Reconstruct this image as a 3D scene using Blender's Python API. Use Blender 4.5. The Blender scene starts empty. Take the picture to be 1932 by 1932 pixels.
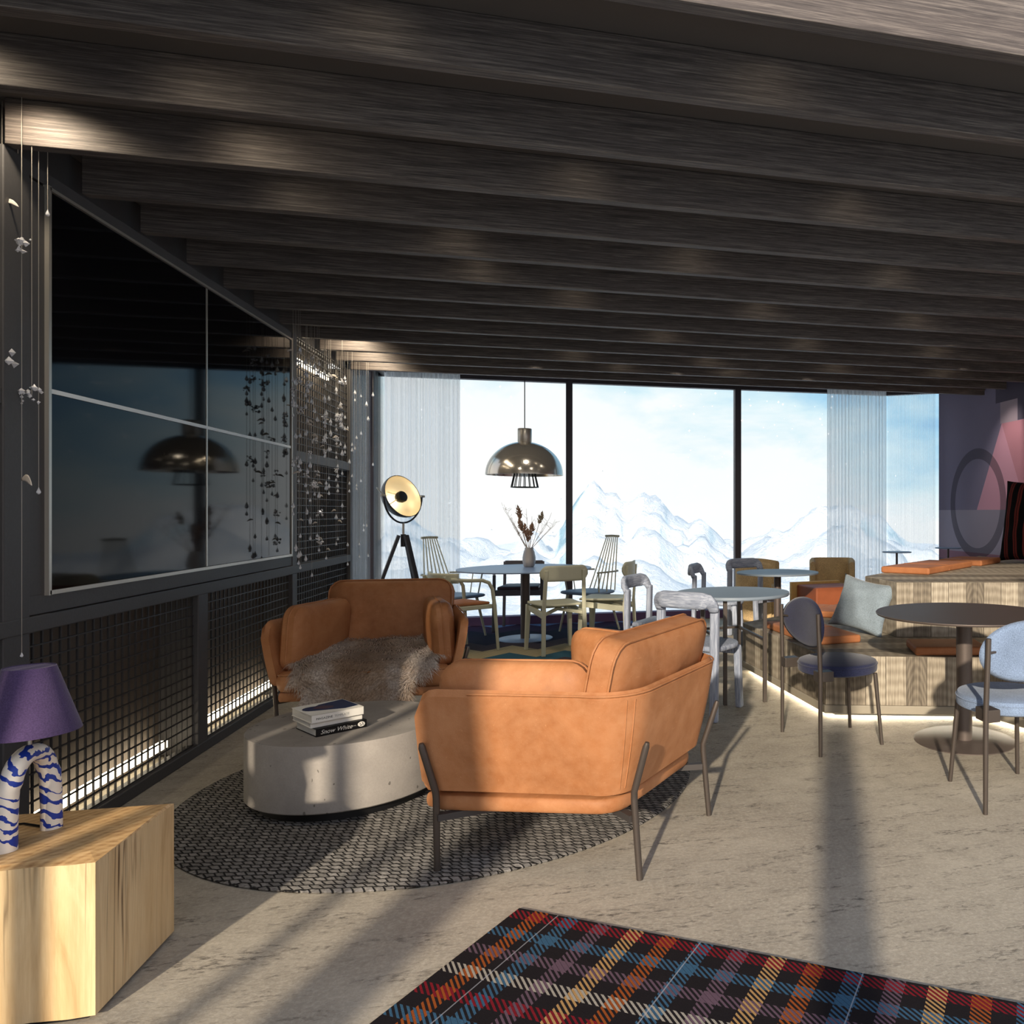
import bpy, bmesh, math, random
from mathutils import Vector, Matrix
random.seed(7)
PI = math.pi
R = math.radians
S = bpy.context.scene
COL = S.collection
FWD = Vector((0.2462, 0.9692))          # camera heading on the floor
SIDE = Vector((0.9692, -0.2462))

# ------------------------------------------------------------------ mesh builder
class MB:
    def __init__(self, M=None):
        self.v = []; self.f = []; self.uv = {}; self.mi = {}; self.M = M or Matrix()
    def vert(self, p):
        self.v.append(self.M @ Vector(p)); return len(self.v) - 1
    def face(self, idx, uv=None, mi=0):
        self.f.append(tuple(idx)); k = len(self.f) - 1
        if uv: self.uv[k] = uv
        if mi: self.mi[k] = mi
    def box(self, c, s, rz=0, rot=None, mi=0):
        m = rot if rot else Matrix.Rotation(rz, 3, 'Z')
        c = Vector(c); ids = []
        for z in (-1, 1):
            for x, y in ((-1, -1), (1, -1), (1, 1), (-1, 1)):
                ids.append(self.vert(c + m @ Vector((x * s[0] / 2, y * s[1] / 2, z * s[2] / 2))))
        a = ids
        for q in ((3, 2, 1, 0), (4, 5, 6, 7), (0, 1, 5, 4), (1, 2, 6, 5), (2, 3, 7, 6), (3, 0, 4, 7)):
            self.face([a[i] for i in q], mi=mi)
        return self
    def bar(self, p0, p1, w, d, up=(0, 0, 1), w1=None, d1=None):
        p0, p1 = Vector(p0), Vector(p1); t = (p1 - p0).normalized()
        up = Vector(up)
        if abs(t.dot(up)) > .95: up = Vector((1, 0, 0))
        a = t.cross(up).normalized(); b = a.cross(t).normalized()
        ids = []
        for p, ww, dd in ((p0, w, d), (p1, w1 or w, d1 or d)):
            for x, y in ((-1, -1), (1, -1), (1, 1), (-1, 1)):
                ids.append(self.vert(p + a * x * ww / 2 + b * y * dd / 2))
        for q in ((3, 2, 1, 0), (4, 5, 6, 7), (0, 1, 5, 4), (1, 2, 6, 5), (2, 3, 7, 6), (3, 0, 4, 7)):
            self.face([ids[i] for i in q])
        return self
    def tube(self, pts, r, n=10, closed=False):
        pts = [Vector(p) for p in pts]; rs = r if isinstance(r, (list, tuple)) else [r] * len(pts)
        rings = []; prev = None; N = len(pts)
        for i, p in enumerate(pts):
            if closed: t = pts[(i + 1) % N] - pts[i - 1]
            else: t = pts[min(i + 1, N - 1)] - pts[max(i - 1, 0)]
            t.normalize()
            if prev is None:
                a = t.cross(Vector((0, 0, 1)))
                if a.length < .05: a = t.cross(Vector((0, 1, 0)))
            else: a = prev - t * prev.dot(t)
            a.normalize(); prev = a; b = t.cross(a)
            rings.append([self.vert(p + (a * math.cos(2 * PI * k / n) + b * math.sin(2 * PI * k / n)) * rs[i]) for k in range(n)])
        m = N if closed else N - 1
        for i in range(m):
            A, B = rings[i], rings[(i + 1) % N]
            for k in range(n):
                self.face((A[k], A[(k + 1) % n], B[(k + 1) % n], B[k]))
        if not closed:
            self.face(rings[0][::-1]); self.face(rings[-1])
        return self
    def lathe(self, prof, c=(0, 0, 0), n=32, sx=1, sy=1):
        c = Vector(c); rings = []
        for r, z in prof:
            if r < 1e-6: rings.append([self.vert(c + Vector((0, 0, z)))])
            else: rings.append([self.vert(c + Vector((r * sx * math.cos(2 * PI * k / n), r * sy * math.sin(2 * PI * k / n), z))) for k in range(n)])
        for A, B in zip(rings, rings[1:]):
            for k in range(n):
                k2 = (k + 1) % n
                if len(A) == 1 and len(B) == 1: continue
                if len(A) == 1: self.face((A[0], B[k2], B[k]))
                elif len(B) == 1: self.face((A[k], A[k2], B[0]))
                else: self.face((A[k], A[k2], B[k2], B[k]))
        return self
    def prism(self, poly, z0, z1, mi=0, perim=True, topdir=(1, 0)):
        n = len(poly); lo = [self.vert((x, y, z0)) for x, y in poly]; hi = [self.vert((x, y, z1)) for x, y in poly]
        d = Vector(topdir).normalized(); e = Vector((-d.y, d.x)); L = 0
        tuv = [(Vector(p).dot(e), Vector(p).dot(d)) for p in poly]
        self.face(hi, uv=tuv, mi=mi); self.face(lo[::-1], uv=tuv[::-1], mi=mi)
        for i in range(n):
            j = (i + 1) % n; l = (Vector(poly[j]) - Vector(poly[i])).length
            self.face((lo[i], lo[j], hi[j], hi[i]), uv=[(L, z0), (L + l, z0), (L + l, z1), (L, z1)], mi=mi); L += l
        return self
    def grid(self, fn, nu, nv, closeu=False):
        ids = [[self.vert(fn(i / (nu if closeu else nu - 1), j / (nv - 1))) for j in range(nv)] for i in range(nu)]
        for i in range(nu if closeu else nu - 1):
            for j in range(nv - 1):
                a = i; b = (i + 1) % nu
                self.face((ids[a][j], ids[b][j], ids[b][j + 1], ids[a][j + 1]))
        return ids
    def build(self, name, mat, parent=None, smooth=False, bev=0, sub=0, auto=True, label=None, solid=0, segs=2):
        me = bpy.data.meshes.new(name)
        me.from_pydata([tuple(p) for p in self.v], [], self.f)
        ul = me.uv_layers.new(name='UVMap')
        for pol in me.polygons:
            q = self.uv.get(pol.index)
            if q:
                for li, c in zip(pol.loop_indices, q): ul.data[li].uv = c
            if pol.index in self.mi: pol.material_index = self.mi[pol.index]
            pol.use_smooth = smooth
        bm = bmesh.new(); bm.from_mesh(me)
        bmesh.ops.recalc_face_normals(bm, faces=bm.faces)
        if smooth and auto:
            for e in bm.edges:
                if len(e.link_faces) == 2 and e.calc_face_angle(0) > R(42): e.smooth = False
        bm.to_mesh(me); bm.free()
        for m in (mat if isinstance(mat, list) else [mat]): me.materials.append(m)
        o = bpy.data.objects.new(name, me); COL.objects.link(o)
        if solid:
            md = o.modifiers.new('thick', 'SOLIDIFY'); md.thickness = solid; md.offset = 0
        if bev:
            md = o.modifiers.new('bevel', 'BEVEL'); md.width = bev; md.segments = segs; md.limit_method = 'ANGLE'; md.angle_limit = R(35)
        if sub:
            md = o.modifiers.new('sub', 'SUBSURF'); md.levels = sub; md.render_levels = sub
        if parent: o.parent = parent
        if label: o['label'] = label
        return o

def thing(name, label, cat, loc=(0, 0, 0), rz=0, group=None):
    o = bpy.data.objects.new(name, None); COL.objects.link(o)
    o.location = loc; o.rotation_euler = (0, 0, rz); o.empty_display_size = .1
    o['label'] = label; o['category'] = cat
    if group: o['group'] = group
    return o
def tag(o, label, cat, group=None, kind=None):
    if label: o['label'] = label
    if cat: o['category'] = cat
    if group: o['group'] = group
    if kind: o['kind'] = kind
    return o
def struct(o): o['kind'] = 'structure'; return o
def kids(o): return [c for c in bpy.data.objects if c.parent == o]
def dup(root, loc, rz, label, group=None, scale=None):
    r = root.copy(); COL.objects.link(r); r.location = loc; r.rotation_euler = (0, 0, rz); r['label'] = label
    if scale: r.scale = scale
    if group: r['group'] = group
    for ch in kids(root):
        c = ch.copy(); COL.objects.link(c); c.parent = r
        for g in kids(ch):
            d = g.copy(); COL.objects.link(d); d.parent = c
    return r

# ------------------------------------------------------------------ node helper
class NB:
    def __init__(self, m):
        m.use_nodes = True; self.nt = m.node_tree; self.nt.nodes.clear()
    def n(self, t, **kw):
        x = self.nt.nodes.new(t)
        for k, v in kw.items(): setattr(x, k, v)
        return x
    def set(self, sock, val):
        if val is None: return
        if isinstance(val, bpy.types.NodeSocket): self.nt.links.new(val, sock)
        else:
            if isinstance(val, (tuple, list)) and len(val) == 3 and sock.type == 'RGBA': val = (*val, 1)
            sock.default_value = val
    def co(self, kind='Object'): return self.n('ShaderNodeTexCoord').outputs[kind]
    def mp(self, v, scale=(1, 1, 1), rot=(0, 0, 0), loc=(0, 0, 0)):
        x = self.n('ShaderNodeMapping'); self.set(x.inputs['Vector'], v)
        x.inputs['Scale'].default_value = scale; x.inputs['Rotation'].default_value = rot; x.inputs['Location'].default_value = loc
        return x.outputs[0]
    def noise(self, v, scale=5, detail=4, rough=.5, dist=0):
        x = self.n('ShaderNodeTexNoise'); self.set(x.inputs['Vector'], v)
        x.inputs['Scale'].default_value = scale; x.inputs['Detail'].default_value = detail
        x.inputs['Roughness'].default_value = rough; x.inputs['Distortion'].default_value = dist
        return x.outputs[0]
    def vor(self, v, scale=5, feature='F1', out=0, rnd=1):
        x = self.n('ShaderNodeTexVoronoi', feature=feature); self.set(x.inputs['Vector'], v)
        x.inputs['Scale'].default_value = scale; x.inputs['Randomness'].default_value = rnd
        return x.outputs[out]
    def wave(self, v, scale=5, dist=0, detail=2, dscale=1, typ='BANDS', dirn='X'):
        x = self.n('ShaderNodeTexWave', wave_type=typ); self.set(x.inputs['Vector'], v)
        if typ == 'BANDS': x.bands_direction = dirn
        else: x.rings_direction = dirn
        x.inputs['Scale'].default_value = scale; x.inputs['Distortion'].default_value = dist
        x.inputs['Detail'].default_value = detail; x.inputs['Detail Scale'].default_value = dscale
        return x.outputs[1]
    def m(self, op, a, b=None, c=None):
        x = self.n('ShaderNodeMath', operation=op); self.set(x.inputs[0], a); self.set(x.inputs[1], b); self.set(x.inputs[2], c)
        return x.outputs[0]
    def sep(self, v):
        x = self.n('ShaderNodeSeparateXYZ'); self.set(x.inputs[0], v); return x.outputs
    def comb(self, a=0, b=0, c=0):
        x = self.n('ShaderNodeCombineXYZ'); self.set(x.inputs[0], a); self.set(x.inputs[1], b); self.set(x.inputs[2], c); return x.outputs[0]
    def mix(self, f, a, b, mode='MIX'):
        x = self.n('ShaderNodeMix', data_type='RGBA', blend_type=mode)
        self.set(x.inputs[0], f); self.set(x.inputs[6], a); self.set(x.inputs[7], b); return x.outputs[2]
    def ramp(self, f, stops, interp='LINEAR'):
        x = self.n('ShaderNodeValToRGB'); self.set(x.inputs[0], f); cr = x.color_ramp; cr.interpolation = interp
        while len(cr.elements) < len(stops): cr.elements.new(.5)
        for e, (p, c) in zip(cr.elements, stops):
            e.position = p; e.color = (*c, 1) if len(c) == 3 else c
        return x.outputs[0]
    def rng(self, f, a, b, c=0, d=1):
        x = self.n('ShaderNodeMapRange'); self.set(x.inputs[0], f)
        for i, v in enumerate((a, b, c, d)): x.inputs[i + 1].default_value = v
        return x.outputs[0]
    def bump(self, h, strength=.3, dist=.01):
        x = self.n('ShaderNodeBump'); self.set(x.inputs['Height'], h)
        x.inputs['Strength'].default_value = strength; x.inputs['Distance'].default_value = dist; return x.outputs[0]
    def out(self, color=(.5, .5, .5), rough=.5, metal=0, normal=None, trans=0, emit=None, estr=0, ior=1.45, alpha=None, spec=None, sheen=0):
        b = self.n('ShaderNodeBsdfPrincipled'); o = self.n('ShaderNodeOutputMaterial')
        self.set(b.inputs['Base Color'], color); self.set(b.inputs['Roughness'], rough); self.set(b.inputs['Metallic'], metal)
        self.set(b.inputs['Normal'], normal); self.set(b.inputs['Transmission Weight'], trans); self.set(b.inputs['IOR'], ior)
        if spec is not None: self.set(b.inputs['Specular IOR Level'], spec)
        if sheen: b.inputs['Sheen Weight'].default_value = sheen
        if emit is not None: self.set(b.inputs['Emission Color'], emit); self.set(b.inputs['Emission Strength'], estr)
        if alpha is not None: self.set(b.inputs['Alpha'], alpha)
        self.nt.links.new(b.outputs[0], o.inputs[0]); return b
def mk(name):
    m = bpy.data.materials.new(name); return m, NB(m)
def c(r, g, b):                     # sRGB 0-255 to linear
    f = lambda x: ((x / 255 + .055) / 1.055) ** 2.4 if x > 10 else x / 255 / 12.92
    return (f(r), f(g), f(b))

MAT = {}
def plain(name, col, rough=.5, metal=0, var=.12, scale=30, bump=0, spec=None):
    m, N = mk(name); v = N.co()
    f = N.noise(v, scale, 3, .6)
    d = tuple(x * (1 - var) for x in col); l = tuple(min(1, x * (1 + var)) for x in col)
    cl = N.mix(f, d, l)
    N.out(cl, rough, metal, N.bump(f, bump, .004) if bump else None, spec=spec)
    MAT[name] = m; return m
def fabric(name, col, scale=260, var=.35, rough=.95):
    m, N = mk(name); v = N.co()
    f = N.noise(v, scale, 2, .7); g = N.noise(v, 9, 2)
    d = tuple(x * (1 - var) for x in col); l = tuple(min(1, x * (1 + var)) for x in col)
    cl = N.mix(N.rng(f, .3, .7), d, l)
    cl = N.mix(N.rng(g, .3, .7, 0, .18), cl, (0, 0, 0))
    N.out(cl, rough, 0, N.bump(f, .35, .002), sheen=.15, spec=.2); MAT[name] = m; return m

# leather
def leather():
    m, N = mk('tan_leather'); v = N.co()
    big = N.noise(v, 3.2, 5, .6, .6); fine = N.vor(v, 210, 'F1'); med = N.noise(v, 22, 6, .65)
    col = N.ramp(big, [(.25, c(146, 92, 54)), (.5, c(171, 113, 71)), (.75, c(190, 134, 92))])
    col = N.mix(N.rng(med, .35, .8, 0, .35), col, c(200, 150, 108))
    scr = N.noise(N.mp(v, (6, 40, 40), (.3, .8, .2)), 3, 3, .6)
    col = N.mix(N.rng(scr, .66, .74, 0, .3), col, c(222, 170, 120))
    h = N.m('ADD', N.m('MULTIPLY', fine, .35), med)
    N.out(col, N.rng(med, .3, .7, .5, .68), 0, N.bump(h, .18, .004), spec=.35); MAT['leather'] = m
leather()
def leather2():
    m, N = mk('orange_leather'); v = N.co()
    big = N.noise(v, 5, 5, .6); fine = N.noise(v, 160, 2)
    col = N.ramp(big, [(.25, c(150, 96, 60)), (.75, c(184, 124, 84))])
    col = N.mix(N.rng(fine, .35, .7, 0, .3), col, c(140, 72, 36))
    N.out(col, .6, 0, N.bump(fine, .2, .002), spec=.3); MAT['seat_leather'] = m
leather2()

def darkwood():
    m, N = mk('dark_grained_wood'); v = N.co()
    g1 = N.noise(N.mp(v, (2.2, 95, 95)), 1.6, 5, .7, .1); g2 = N.noise(N.mp(v, (5, 240, 240)), 2, 3, .7)
    g3 = N.noise(N.mp(v, (.6, 5, 8)), 1.5, 3)
    f = N.m('ADD', N.m('MULTIPLY', g1, .62), N.m('MULTIPLY', g2, .38))
    col = N.ramp(f, [(.36, c(50, 46, 44)), (.5, c(88, 81, 77)), (.62, c(128, 119, 111))])
    col = N.mix(N.rng(g3, .3, .7, 0, .3), col, c(66, 56, 54))
    N.out(col, .55, 0, N.bump(f, .5, .004), spec=.35); MAT['beam'] = m
darkwood()

def plankwood():
    m, N = mk('grey_oak_planks'); uv = N.co('UV'); s = N.sep(uv)
    W = .128
    q = N.m('DIVIDE', s[0], W); idx = N.m('FLOOR', q); fr = N.m('FRACT', q)
    rnd = N.n('ShaderNodeTexWhiteNoise', noise_dimensions='1D'); N.set(rnd.inputs['W'], idx); rv = rnd.outputs[0]
    off = N.m('MULTIPLY', rv, 13.7)
    gv = N.comb(N.m('ADD', s[0], off), s[1], off)
    grain = N.noise(N.mp(gv, (120, 1.6, 1)), 1.6, 6, .72)
    px = N.m('SUBTRACT', fr, .5)
    arch = N.comb(N.m('MULTIPLY', px, .13), N.m('ADD', N.m('MULTIPLY', s[1], .16), off), off)
    rings = N.wave(N.mp(arch, (1, 1, 0)), 30, 2.2, 2, .8, 'RINGS', 'Z')
    f = N.m('ADD', N.m('MULTIPLY', grain, .74), N.m('MULTIPLY', rings, .07))
    f = N.m('ADD', f, N.m('MULTIPLY', rv, .2))
    col = N.ramp(f, [(.32, c(84, 76, 66)), (.5, c(136, 126, 110)), (.68, c(184, 174, 156))])
    ed = N.m('LESS_THAN', N.m('ABSOLUTE', N.m('SUBTRACT', fr, .5)), .488)
    col = N.mix(ed, c(62, 54, 46), col)
    N.out(col, .6, 0, N.bump(N.m('MULTIPLY', f, ed), .4, .004), spec=.3); MAT['planks'] = m
plankwood()

def concrete_floor():
    m, N = mk('worn_concrete_floor'); v = N.co()
    big = N.noise(v, .9, 6, .6, .4); med = N.noise(v, 7, 8, .7); fine = N.noise(v, 70, 4, .7)
    vs = N.mp(v, (1.1, 4.5, 1), (0, 0, R(14)))
    streak = N.noise(vs, 2.6, 8, .72, .8); pit = N.noise(N.mp(v, (16, 42, 1), (0, 0, R(10))), 1.5, 6, .75)
    col = N.ramp(big, [(.3, c(152, 143, 128)), (.55, c(174, 165, 148)), (.8, c(190, 181, 163))])
    col = N.mix(N.rng(med, .38, .68, 0, .5), col, c(134, 126, 112))
    col = N.mix(N.rng(fine, .45, .7, 0, .45), col, c(204, 195, 178)); dots = N.noise(N.mp(v, (60, 150, 1), (0, 0, R(10))), 1.5, 3, .7); col = N.mix(N.rng(dots, .60, .68, 0, .45), col, c(92, 86, 78))
    msk = N.m('MULTIPLY', N.rng(streak, .50, .62), N.rng(pit, .50, .58))
    col = N.mix(N.m('MULTIPLY', msk, .75), col, c(74, 68, 62))
    h = N.m('SUBTRACT', N.m('ADD', N.m('MULTIPLY', fine, .5), med), N.m('MULTIPLY', msk, .9))
    N.out(col, N.rng(med, .3, .7, .5, .75), 0, N.bump(h, .35, .008), spec=.3); MAT['floor'] = m
concrete_floor()
def concrete_table():
    m, N = mk('pale_concrete'); v = N.co()
    big = N.noise(v, 3, 6, .6); fine = N.noise(v, 120, 3, .7); pit = N.vor(N.mp(v, (1, 1, .6)), 26, 'F1')
    pm = N.noise(v, 9, 2)
    col = N.ramp(big, [(.3, c(138, 132, 125)), (.7, c(170, 163, 154))])
    col = N.mix(N.rng(fine, .4, .7, 0, .22), col, c(130, 124, 117))
    pk = N.m('MULTIPLY', N.m('LESS_THAN', pit, N.m('MULTIPLY', pm, .26)), N.m('GREATER_THAN', pm, .54))
    col = N.mix(N.m('MULTIPLY', pk, .7), col, c(78, 72, 66))
    N.out(col, .7, 0, N.bump(N.m('SUBTRACT', fine, N.m('MULTIPLY', pk, 2)), .2, .004), spec=.3); MAT['concrete'] = m
concrete_table()

def lightwood():
    m, N = mk('pale_spalted_timber'); v = N.co()
    gs = N.mp(v, (1, 1, .16))
    ring = N.noise(gs, 6, 6, .6, 1.5); g = N.noise(N.mp(v, (60, 60, 3)), 1.5, 4, .7)
    col = N.ramp(ring, [(.28, c(176, 138, 92)), (.45, c(214, 182, 134)), (.62, c(226, 198, 152)), (.8, c(190, 152, 104))])
    col = N.mix(N.rng(g, .4, .75, 0, .35), col, c(168, 128, 84))
    cr = N.m('ABSOLUTE', N.m('SUBTRACT', N.noise(N.mp(v, (1.5, 1.5, .06), (0, 0, 0), (3.1, .4, 0)), 5, 4, .55, .4), .5))
    ck = N.noise(gs, 4.2, 2)
    col = N.mix(N.m('MULTIPLY', N.rng(cr, .0, .012, 1, 0), N.rng(ck, .54, .66)), col, c(88, 60, 38))
    N.out(col, .5, 0, N.bump(g, .15, .003), spec=.35); MAT['timber'] = m
    m, N = mk('pale_timber_end_grain'); v = N.co()
    w = N.wave(N.mp(v, (1, .55, 1), (0, 0, .5), (1.9, -.7, 0)), 16, 4, 3, 1.5, 'RINGS', 'Z'); g = N.noise(N.mp(v, (14, 60, 1), (0, 0, .45)), 1.5, 5, .7)
    f = N.m('ADD', N.m('MULTIPLY', w, .14), N.m('MULTIPLY', g, .86))
    col = N.ramp(f, [(.25, c(150, 108, 66)), (.5, c(204, 164, 112)), (.75, c(224, 190, 140))])
    N.out(col, .5, 0, N.bump(f, .15, .003), spec=.35); MAT['timber_top'] = m
lightwood()

def rug_braid():
    m, N = mk('braided_grey_wool'); v = N.co()
    d = N.noise(v, 9, 2); vv = N.n('ShaderNodeVectorMath', operation='ADD'); sv = N.sep(N.mp(v, (1, 1, 1), (0, 0, R(10)))); N.set(vv.inputs[0], N.comb(N.m('ADD', sv[0], N.m('MULTIPLY', sv[1], .9)), sv[1], 0))
    N.set(vv.inputs[1], N.comb(N.m('MULTIPLY', d, .03), N.m('MULTIPLY', N.noise(v, 30, 3), .022), 0))
    b = N.n('ShaderNodeTexBrick'); N.set(b.inputs['Vector'], vv.outputs[0])
    b.inputs['Scale'].default_value = 1; b.inputs['Brick Width'].default_value = .036; b.inputs['Row Height'].default_value = .030
    b.inputs['Mortar Size'].default_value = .005; b.inputs['Mortar Smooth'].default_value = .9; b.inputs['Bias'].default_value = 0
    b.offset = .5
    b.inputs['Color1'].default_value = (*c(172, 167, 160), 1); b.inputs['Color2'].default_value = (*c(136, 132, 126), 1); b.inputs['Mortar'].default_value = (*c(26, 25, 25), 1)
    fib = N.noise(N.mp(v, (30, 110, 30), (0, 0, R(35))), 2, 4, .7)
    col = N.mix(N.rng(fib, .35, .65, 0, .75), b.outputs[0], c(70, 68, 66))
    h = N.m('SUBTRACT', N.m('MULTIPLY', fib, .5), b.outputs[1])
    N.out(col, .95, 0, N.bump(h, .9, .012), spec=.1); MAT['braid'] = m
rug_braid()

def rug_plaid():
    m, N = mk('tartan_carpet'); s = N.sep(N.co()); x, y = s[0], N.m('MULTIPLY', s[1], -1)     # x along far edge, y along left edge (towards camera)
    def band(t, start, step, cols, width):
        q = N.m('DIVIDE', N.m('SUBTRACT', t, start - step / 2), step); fr = N.m('FRACT', q)
        k = N.m('DIVIDE', N.m('ADD', N.m('FLOORED_MODULO', N.m('FLOOR', q), len(cols)), .5), len(cols))
        col = N.ramp(k, [(i / len(cols), cc) for i, cc in enumerate(cols)], 'CONSTANT')
        return N.m('LESS_THAN', N.m('ABSOLUTE', N.m('SUBTRACT', fr, .5)), width / 2), col
    red, blue, mauve, white, orange, cream = c(128, 28, 38), c(60, 96, 122), c(104, 82, 94), c(168, 160, 146), c(156, 80, 34), c(184, 144, 92)
    ma, ca = band(y, .037, .1035, [red, blue, mauve, white], .47)
    mb_, cb = band(x, .09, .1155, [orange, blue, mauve, cream], .46)
    tw = .0215
    da = db = N.m('FRACT', N.m('DIVIDE', N.m('SUBTRACT', x, N.m('MULTIPLY', y, 1.2)), tw))
    ha = N.m('LESS_THAN', da, .47); hb = N.m('GREATER_THAN', db, .53)
    dark = c(33, 29, 31)
    col = N.mix(N.m('MULTIPLY', ma, ha), dark, ca)
    col = N.mix(N.m('MULTIPLY', mb_, hb), col, cb)
    seam = N.m('LESS_THAN', N.m('ABSOLUTE', N.m('SUBTRACT', N.m('FRACT', N.m('DIVIDE', N.m('ADD', x, .34), .5)), .98)), .004)
    col = N.mix(N.m('MULTIPLY', seam, .45), col, c(190, 190, 195))
    f = N.noise(N.co(), 420, 2, .7); g = N.noise(N.co(), 24, 4)
    col = N.mix(N.rng(f, .3, .75, 0, .35), col, (.01, .01, .01))
    N.out(col, .95, 0, N.bump(N.m('ADD', f, g), .5, .004), spec=.08); MAT['plaid'] = m
rug_plaid()

def rug_zig():
    m, N = mk('chevron_carpet'); s = N.sep(N.co()); x, y = s[0], s[1]
    tri = N.m('PINGPONG', N.m('ADD', x, .285 + 5), .25)        # 0 at troughs
    w = N.m('SUBTRACT', y, N.m('MULTIPLY', tri, 1.15))
    k = N.rng(w, 6.4, 9.9)
    pos = lambda a: (a - 6.4) / 3.5
    teal, teal2, beige, plum, navy, blue, purple = c(52, 92, 108), c(40, 78, 92), c(166, 152, 118), c(74, 62, 66), c(26, 26, 48), c(106, 132, 176), c(58, 36, 62)
    col = N.ramp(k, [(0, beige), (pos(6.75), plum), (pos(7.02), teal), (pos(7.36), beige), (pos(7.78), plum), (pos(8.12), navy), (pos(8.85), purple), (pos(9.3), blue)], 'CONSTANT')
    ln = N.m('GREATER_THAN', N.m('FRACT', N.m('DIVIDE', w, .045)), .68)
    col = N.mix(N.m('MULTIPLY', ln, .55), col, c(36, 34, 40))
    N.out(col, .95, 0, spec=.1); MAT['chevron'] = m
rug_zig()

def mural():
    m, N = mk('painted_mural_wall'); s = N.sep(N.co()); y, z = s[1], s[2]
    A = lambda op, a, b: N.m(op, a, b)
    top = A('GREATER_THAN', z, 1.34)
    base = N.mix(top, c(162, 154, 172), c(126, 118, 140))
    base = N.mix(A('LESS_THAN', z, .83), base, c(150, 112, 130)); base = N.mix(A('LESS_THAN', z, .72), base, c(104, 98, 116))
    e1 = A('SUBTRACT', A('MULTIPLY', A('SUBTRACT', 8.423, y), .966), A('MULTIPLY', A('SUBTRACT', z, 1.34), .553))
    pink = A('MULTIPLY', A('MULTIPLY', A('GREATER_THAN', e1, 0), top), A('LESS_THAN', z, 2.306))
    base = N.mix(pink, base, c(206, 152, 170))
    e2 = A('SUBTRACT', A('MULTIPLY', A('SUBTRACT', 7.87, y), .726), A('MULTIPLY', A('SUBTRACT', 2.306, z), .37))
    base = N.mix(A('MULTIPLY', pink, A('GREATER_THAN', e2, 0)), base, c(190, 132, 144))
    gq = A('MULTIPLY', A('MULTIPLY', A('GREATER_THAN', z, 2.306), A('LESS_THAN', z, 2.545)), A('MULTIPLY', A('LESS_THAN', y, 7.9), A('GREATER_THAN', y, 7.55)))
    base = N.mix(gq, base, c(164, 148, 158))
    dk = A('MULTIPLY', A('LESS_THAN', y, 8.0), A('GREATER_THAN', A('ADD', z, A('MULTIPLY', A('LESS_THAN', y, 7.55), .235)), 2.545))
    base = N.mix(dk, base, c(84, 78, 94))
    dy = A('SUBTRACT', y, 8.43); dz = A('SUBTRACT', z, 1.415)
    rr = N.m('SQRT', A('ADD', A('MULTIPLY', dy, dy), A('MULTIPLY', dz, dz)))
    ring = A('MULTIPLY', A('LESS_THAN', rr, .655), A('GREATER_THAN', rr, .53))
    base = N.mix(A('MULTIPLY', ring, .6), base, c(48, 44, 54))
    ins = A('LESS_THAN', rr, .53)
    base = N.mix(A('MULTIPLY', A('MULTIPLY', ins, .35), A('SUBTRACT', 1, top)), base, c(138, 128, 136))
    N.out(base, .8, 0, spec=.2); MAT['mural'] = m
mural()

def lampglaze():
    m, N = mk('cobalt_painted_ceramic'); v = N.co(); s = N.sep(v)
    a = N.noise(v, 9, 2, .5, 1.5)
    t = N.m('ADD', N.m('MULTIPLY', s[2], 30), N.m('MULTIPLY', a, 2.6)); t = N.m('ADD', t, N.m('MULTIPLY', s[0], 22))
    tri = N.m('PINGPONG', t, .5)
    b = N.noise(v, 16, 2, .5, 2.0); th = N.rng(b, .35, .65, .06, .30)
    line = N.m('LESS_THAN', tri, th)
    col = N.mix(line, c(238, 226, 208), c(34, 58, 150))
    N.out(col, .4, 0, spec=.4); MAT['glaze'] = m
lampglaze()

def fur():
    m, N = mk('brown_grey_fur'); v = N.co()
    f = N.noise(v, 5.5, 3, .6); g = N.noise(v, 90, 2); s = N.sep(v)
    e = N.m('ABSOLUTE', s[0])
    k = N.m('ADD', N.m('MULTIPLY', f, .8), N.m('MULTIPLY', e, .75))
    col = N.ramp(k, [(.3, c(150, 124, 100)), (.46, c(178, 154, 132)), (.62, c(212, 199, 187)), (.8, c(236, 229, 222))])
    col = N.mix(N.rng(g, .4, .62, 0, .5), col, c(104, 84, 66))
    N.out(col, .85, 0, spec=.15, sheen=.3); MAT['fur'] = m
fur()

def stripepillow():
    m, N = mk('red_black_stripe'); s = N.sep(N.co())
    q = N.m('FRACT', N.m('DIVIDE', s[0], .115)); a = N.m('LESS_THAN', q, .42); b = N.m('LESS_THAN', N.m('ABSOLUTE', N.m('SUBTRACT', q, .2)), .03)
    col = N.mix(a, c(14, 12, 13), c(96, 40, 36)); col = N.mix(b, col, c(14, 12, 13))
    f = N.noise(N.co(), 200, 2); col = N.mix(N.rng(f, .3, .7, 0, .3), col, (0, 0, 0))
    N.out(col, .95, spec=.1); MAT['stripe'] = m
stripepillow()

def rey(key, name, sc):
    m, N = mk(name); v = N.co()
    g = N.noise(N.mp(v, sc), 1.6, 4, .7, .4); h = N.noise(v, 4, 2)
    col = N.ramp(g, [(.3, c(112, 120, 136)), (.5, c(150, 158, 174)), (.7, c(188, 194, 206))])
    col = N.mix(N.rng(h, .3, .7, 0, .25), col, c(96, 104, 122))
    N.out(col, .55, 0, N.bump(g, .2, .003), spec=.3); MAT[key] = m
rey('ash', 'blue_grey_stained_ash', (55, 55, 4)); rey('ash_rail', 'blue_grey_stained_ash_rail', (55, 4, 55))

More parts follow.
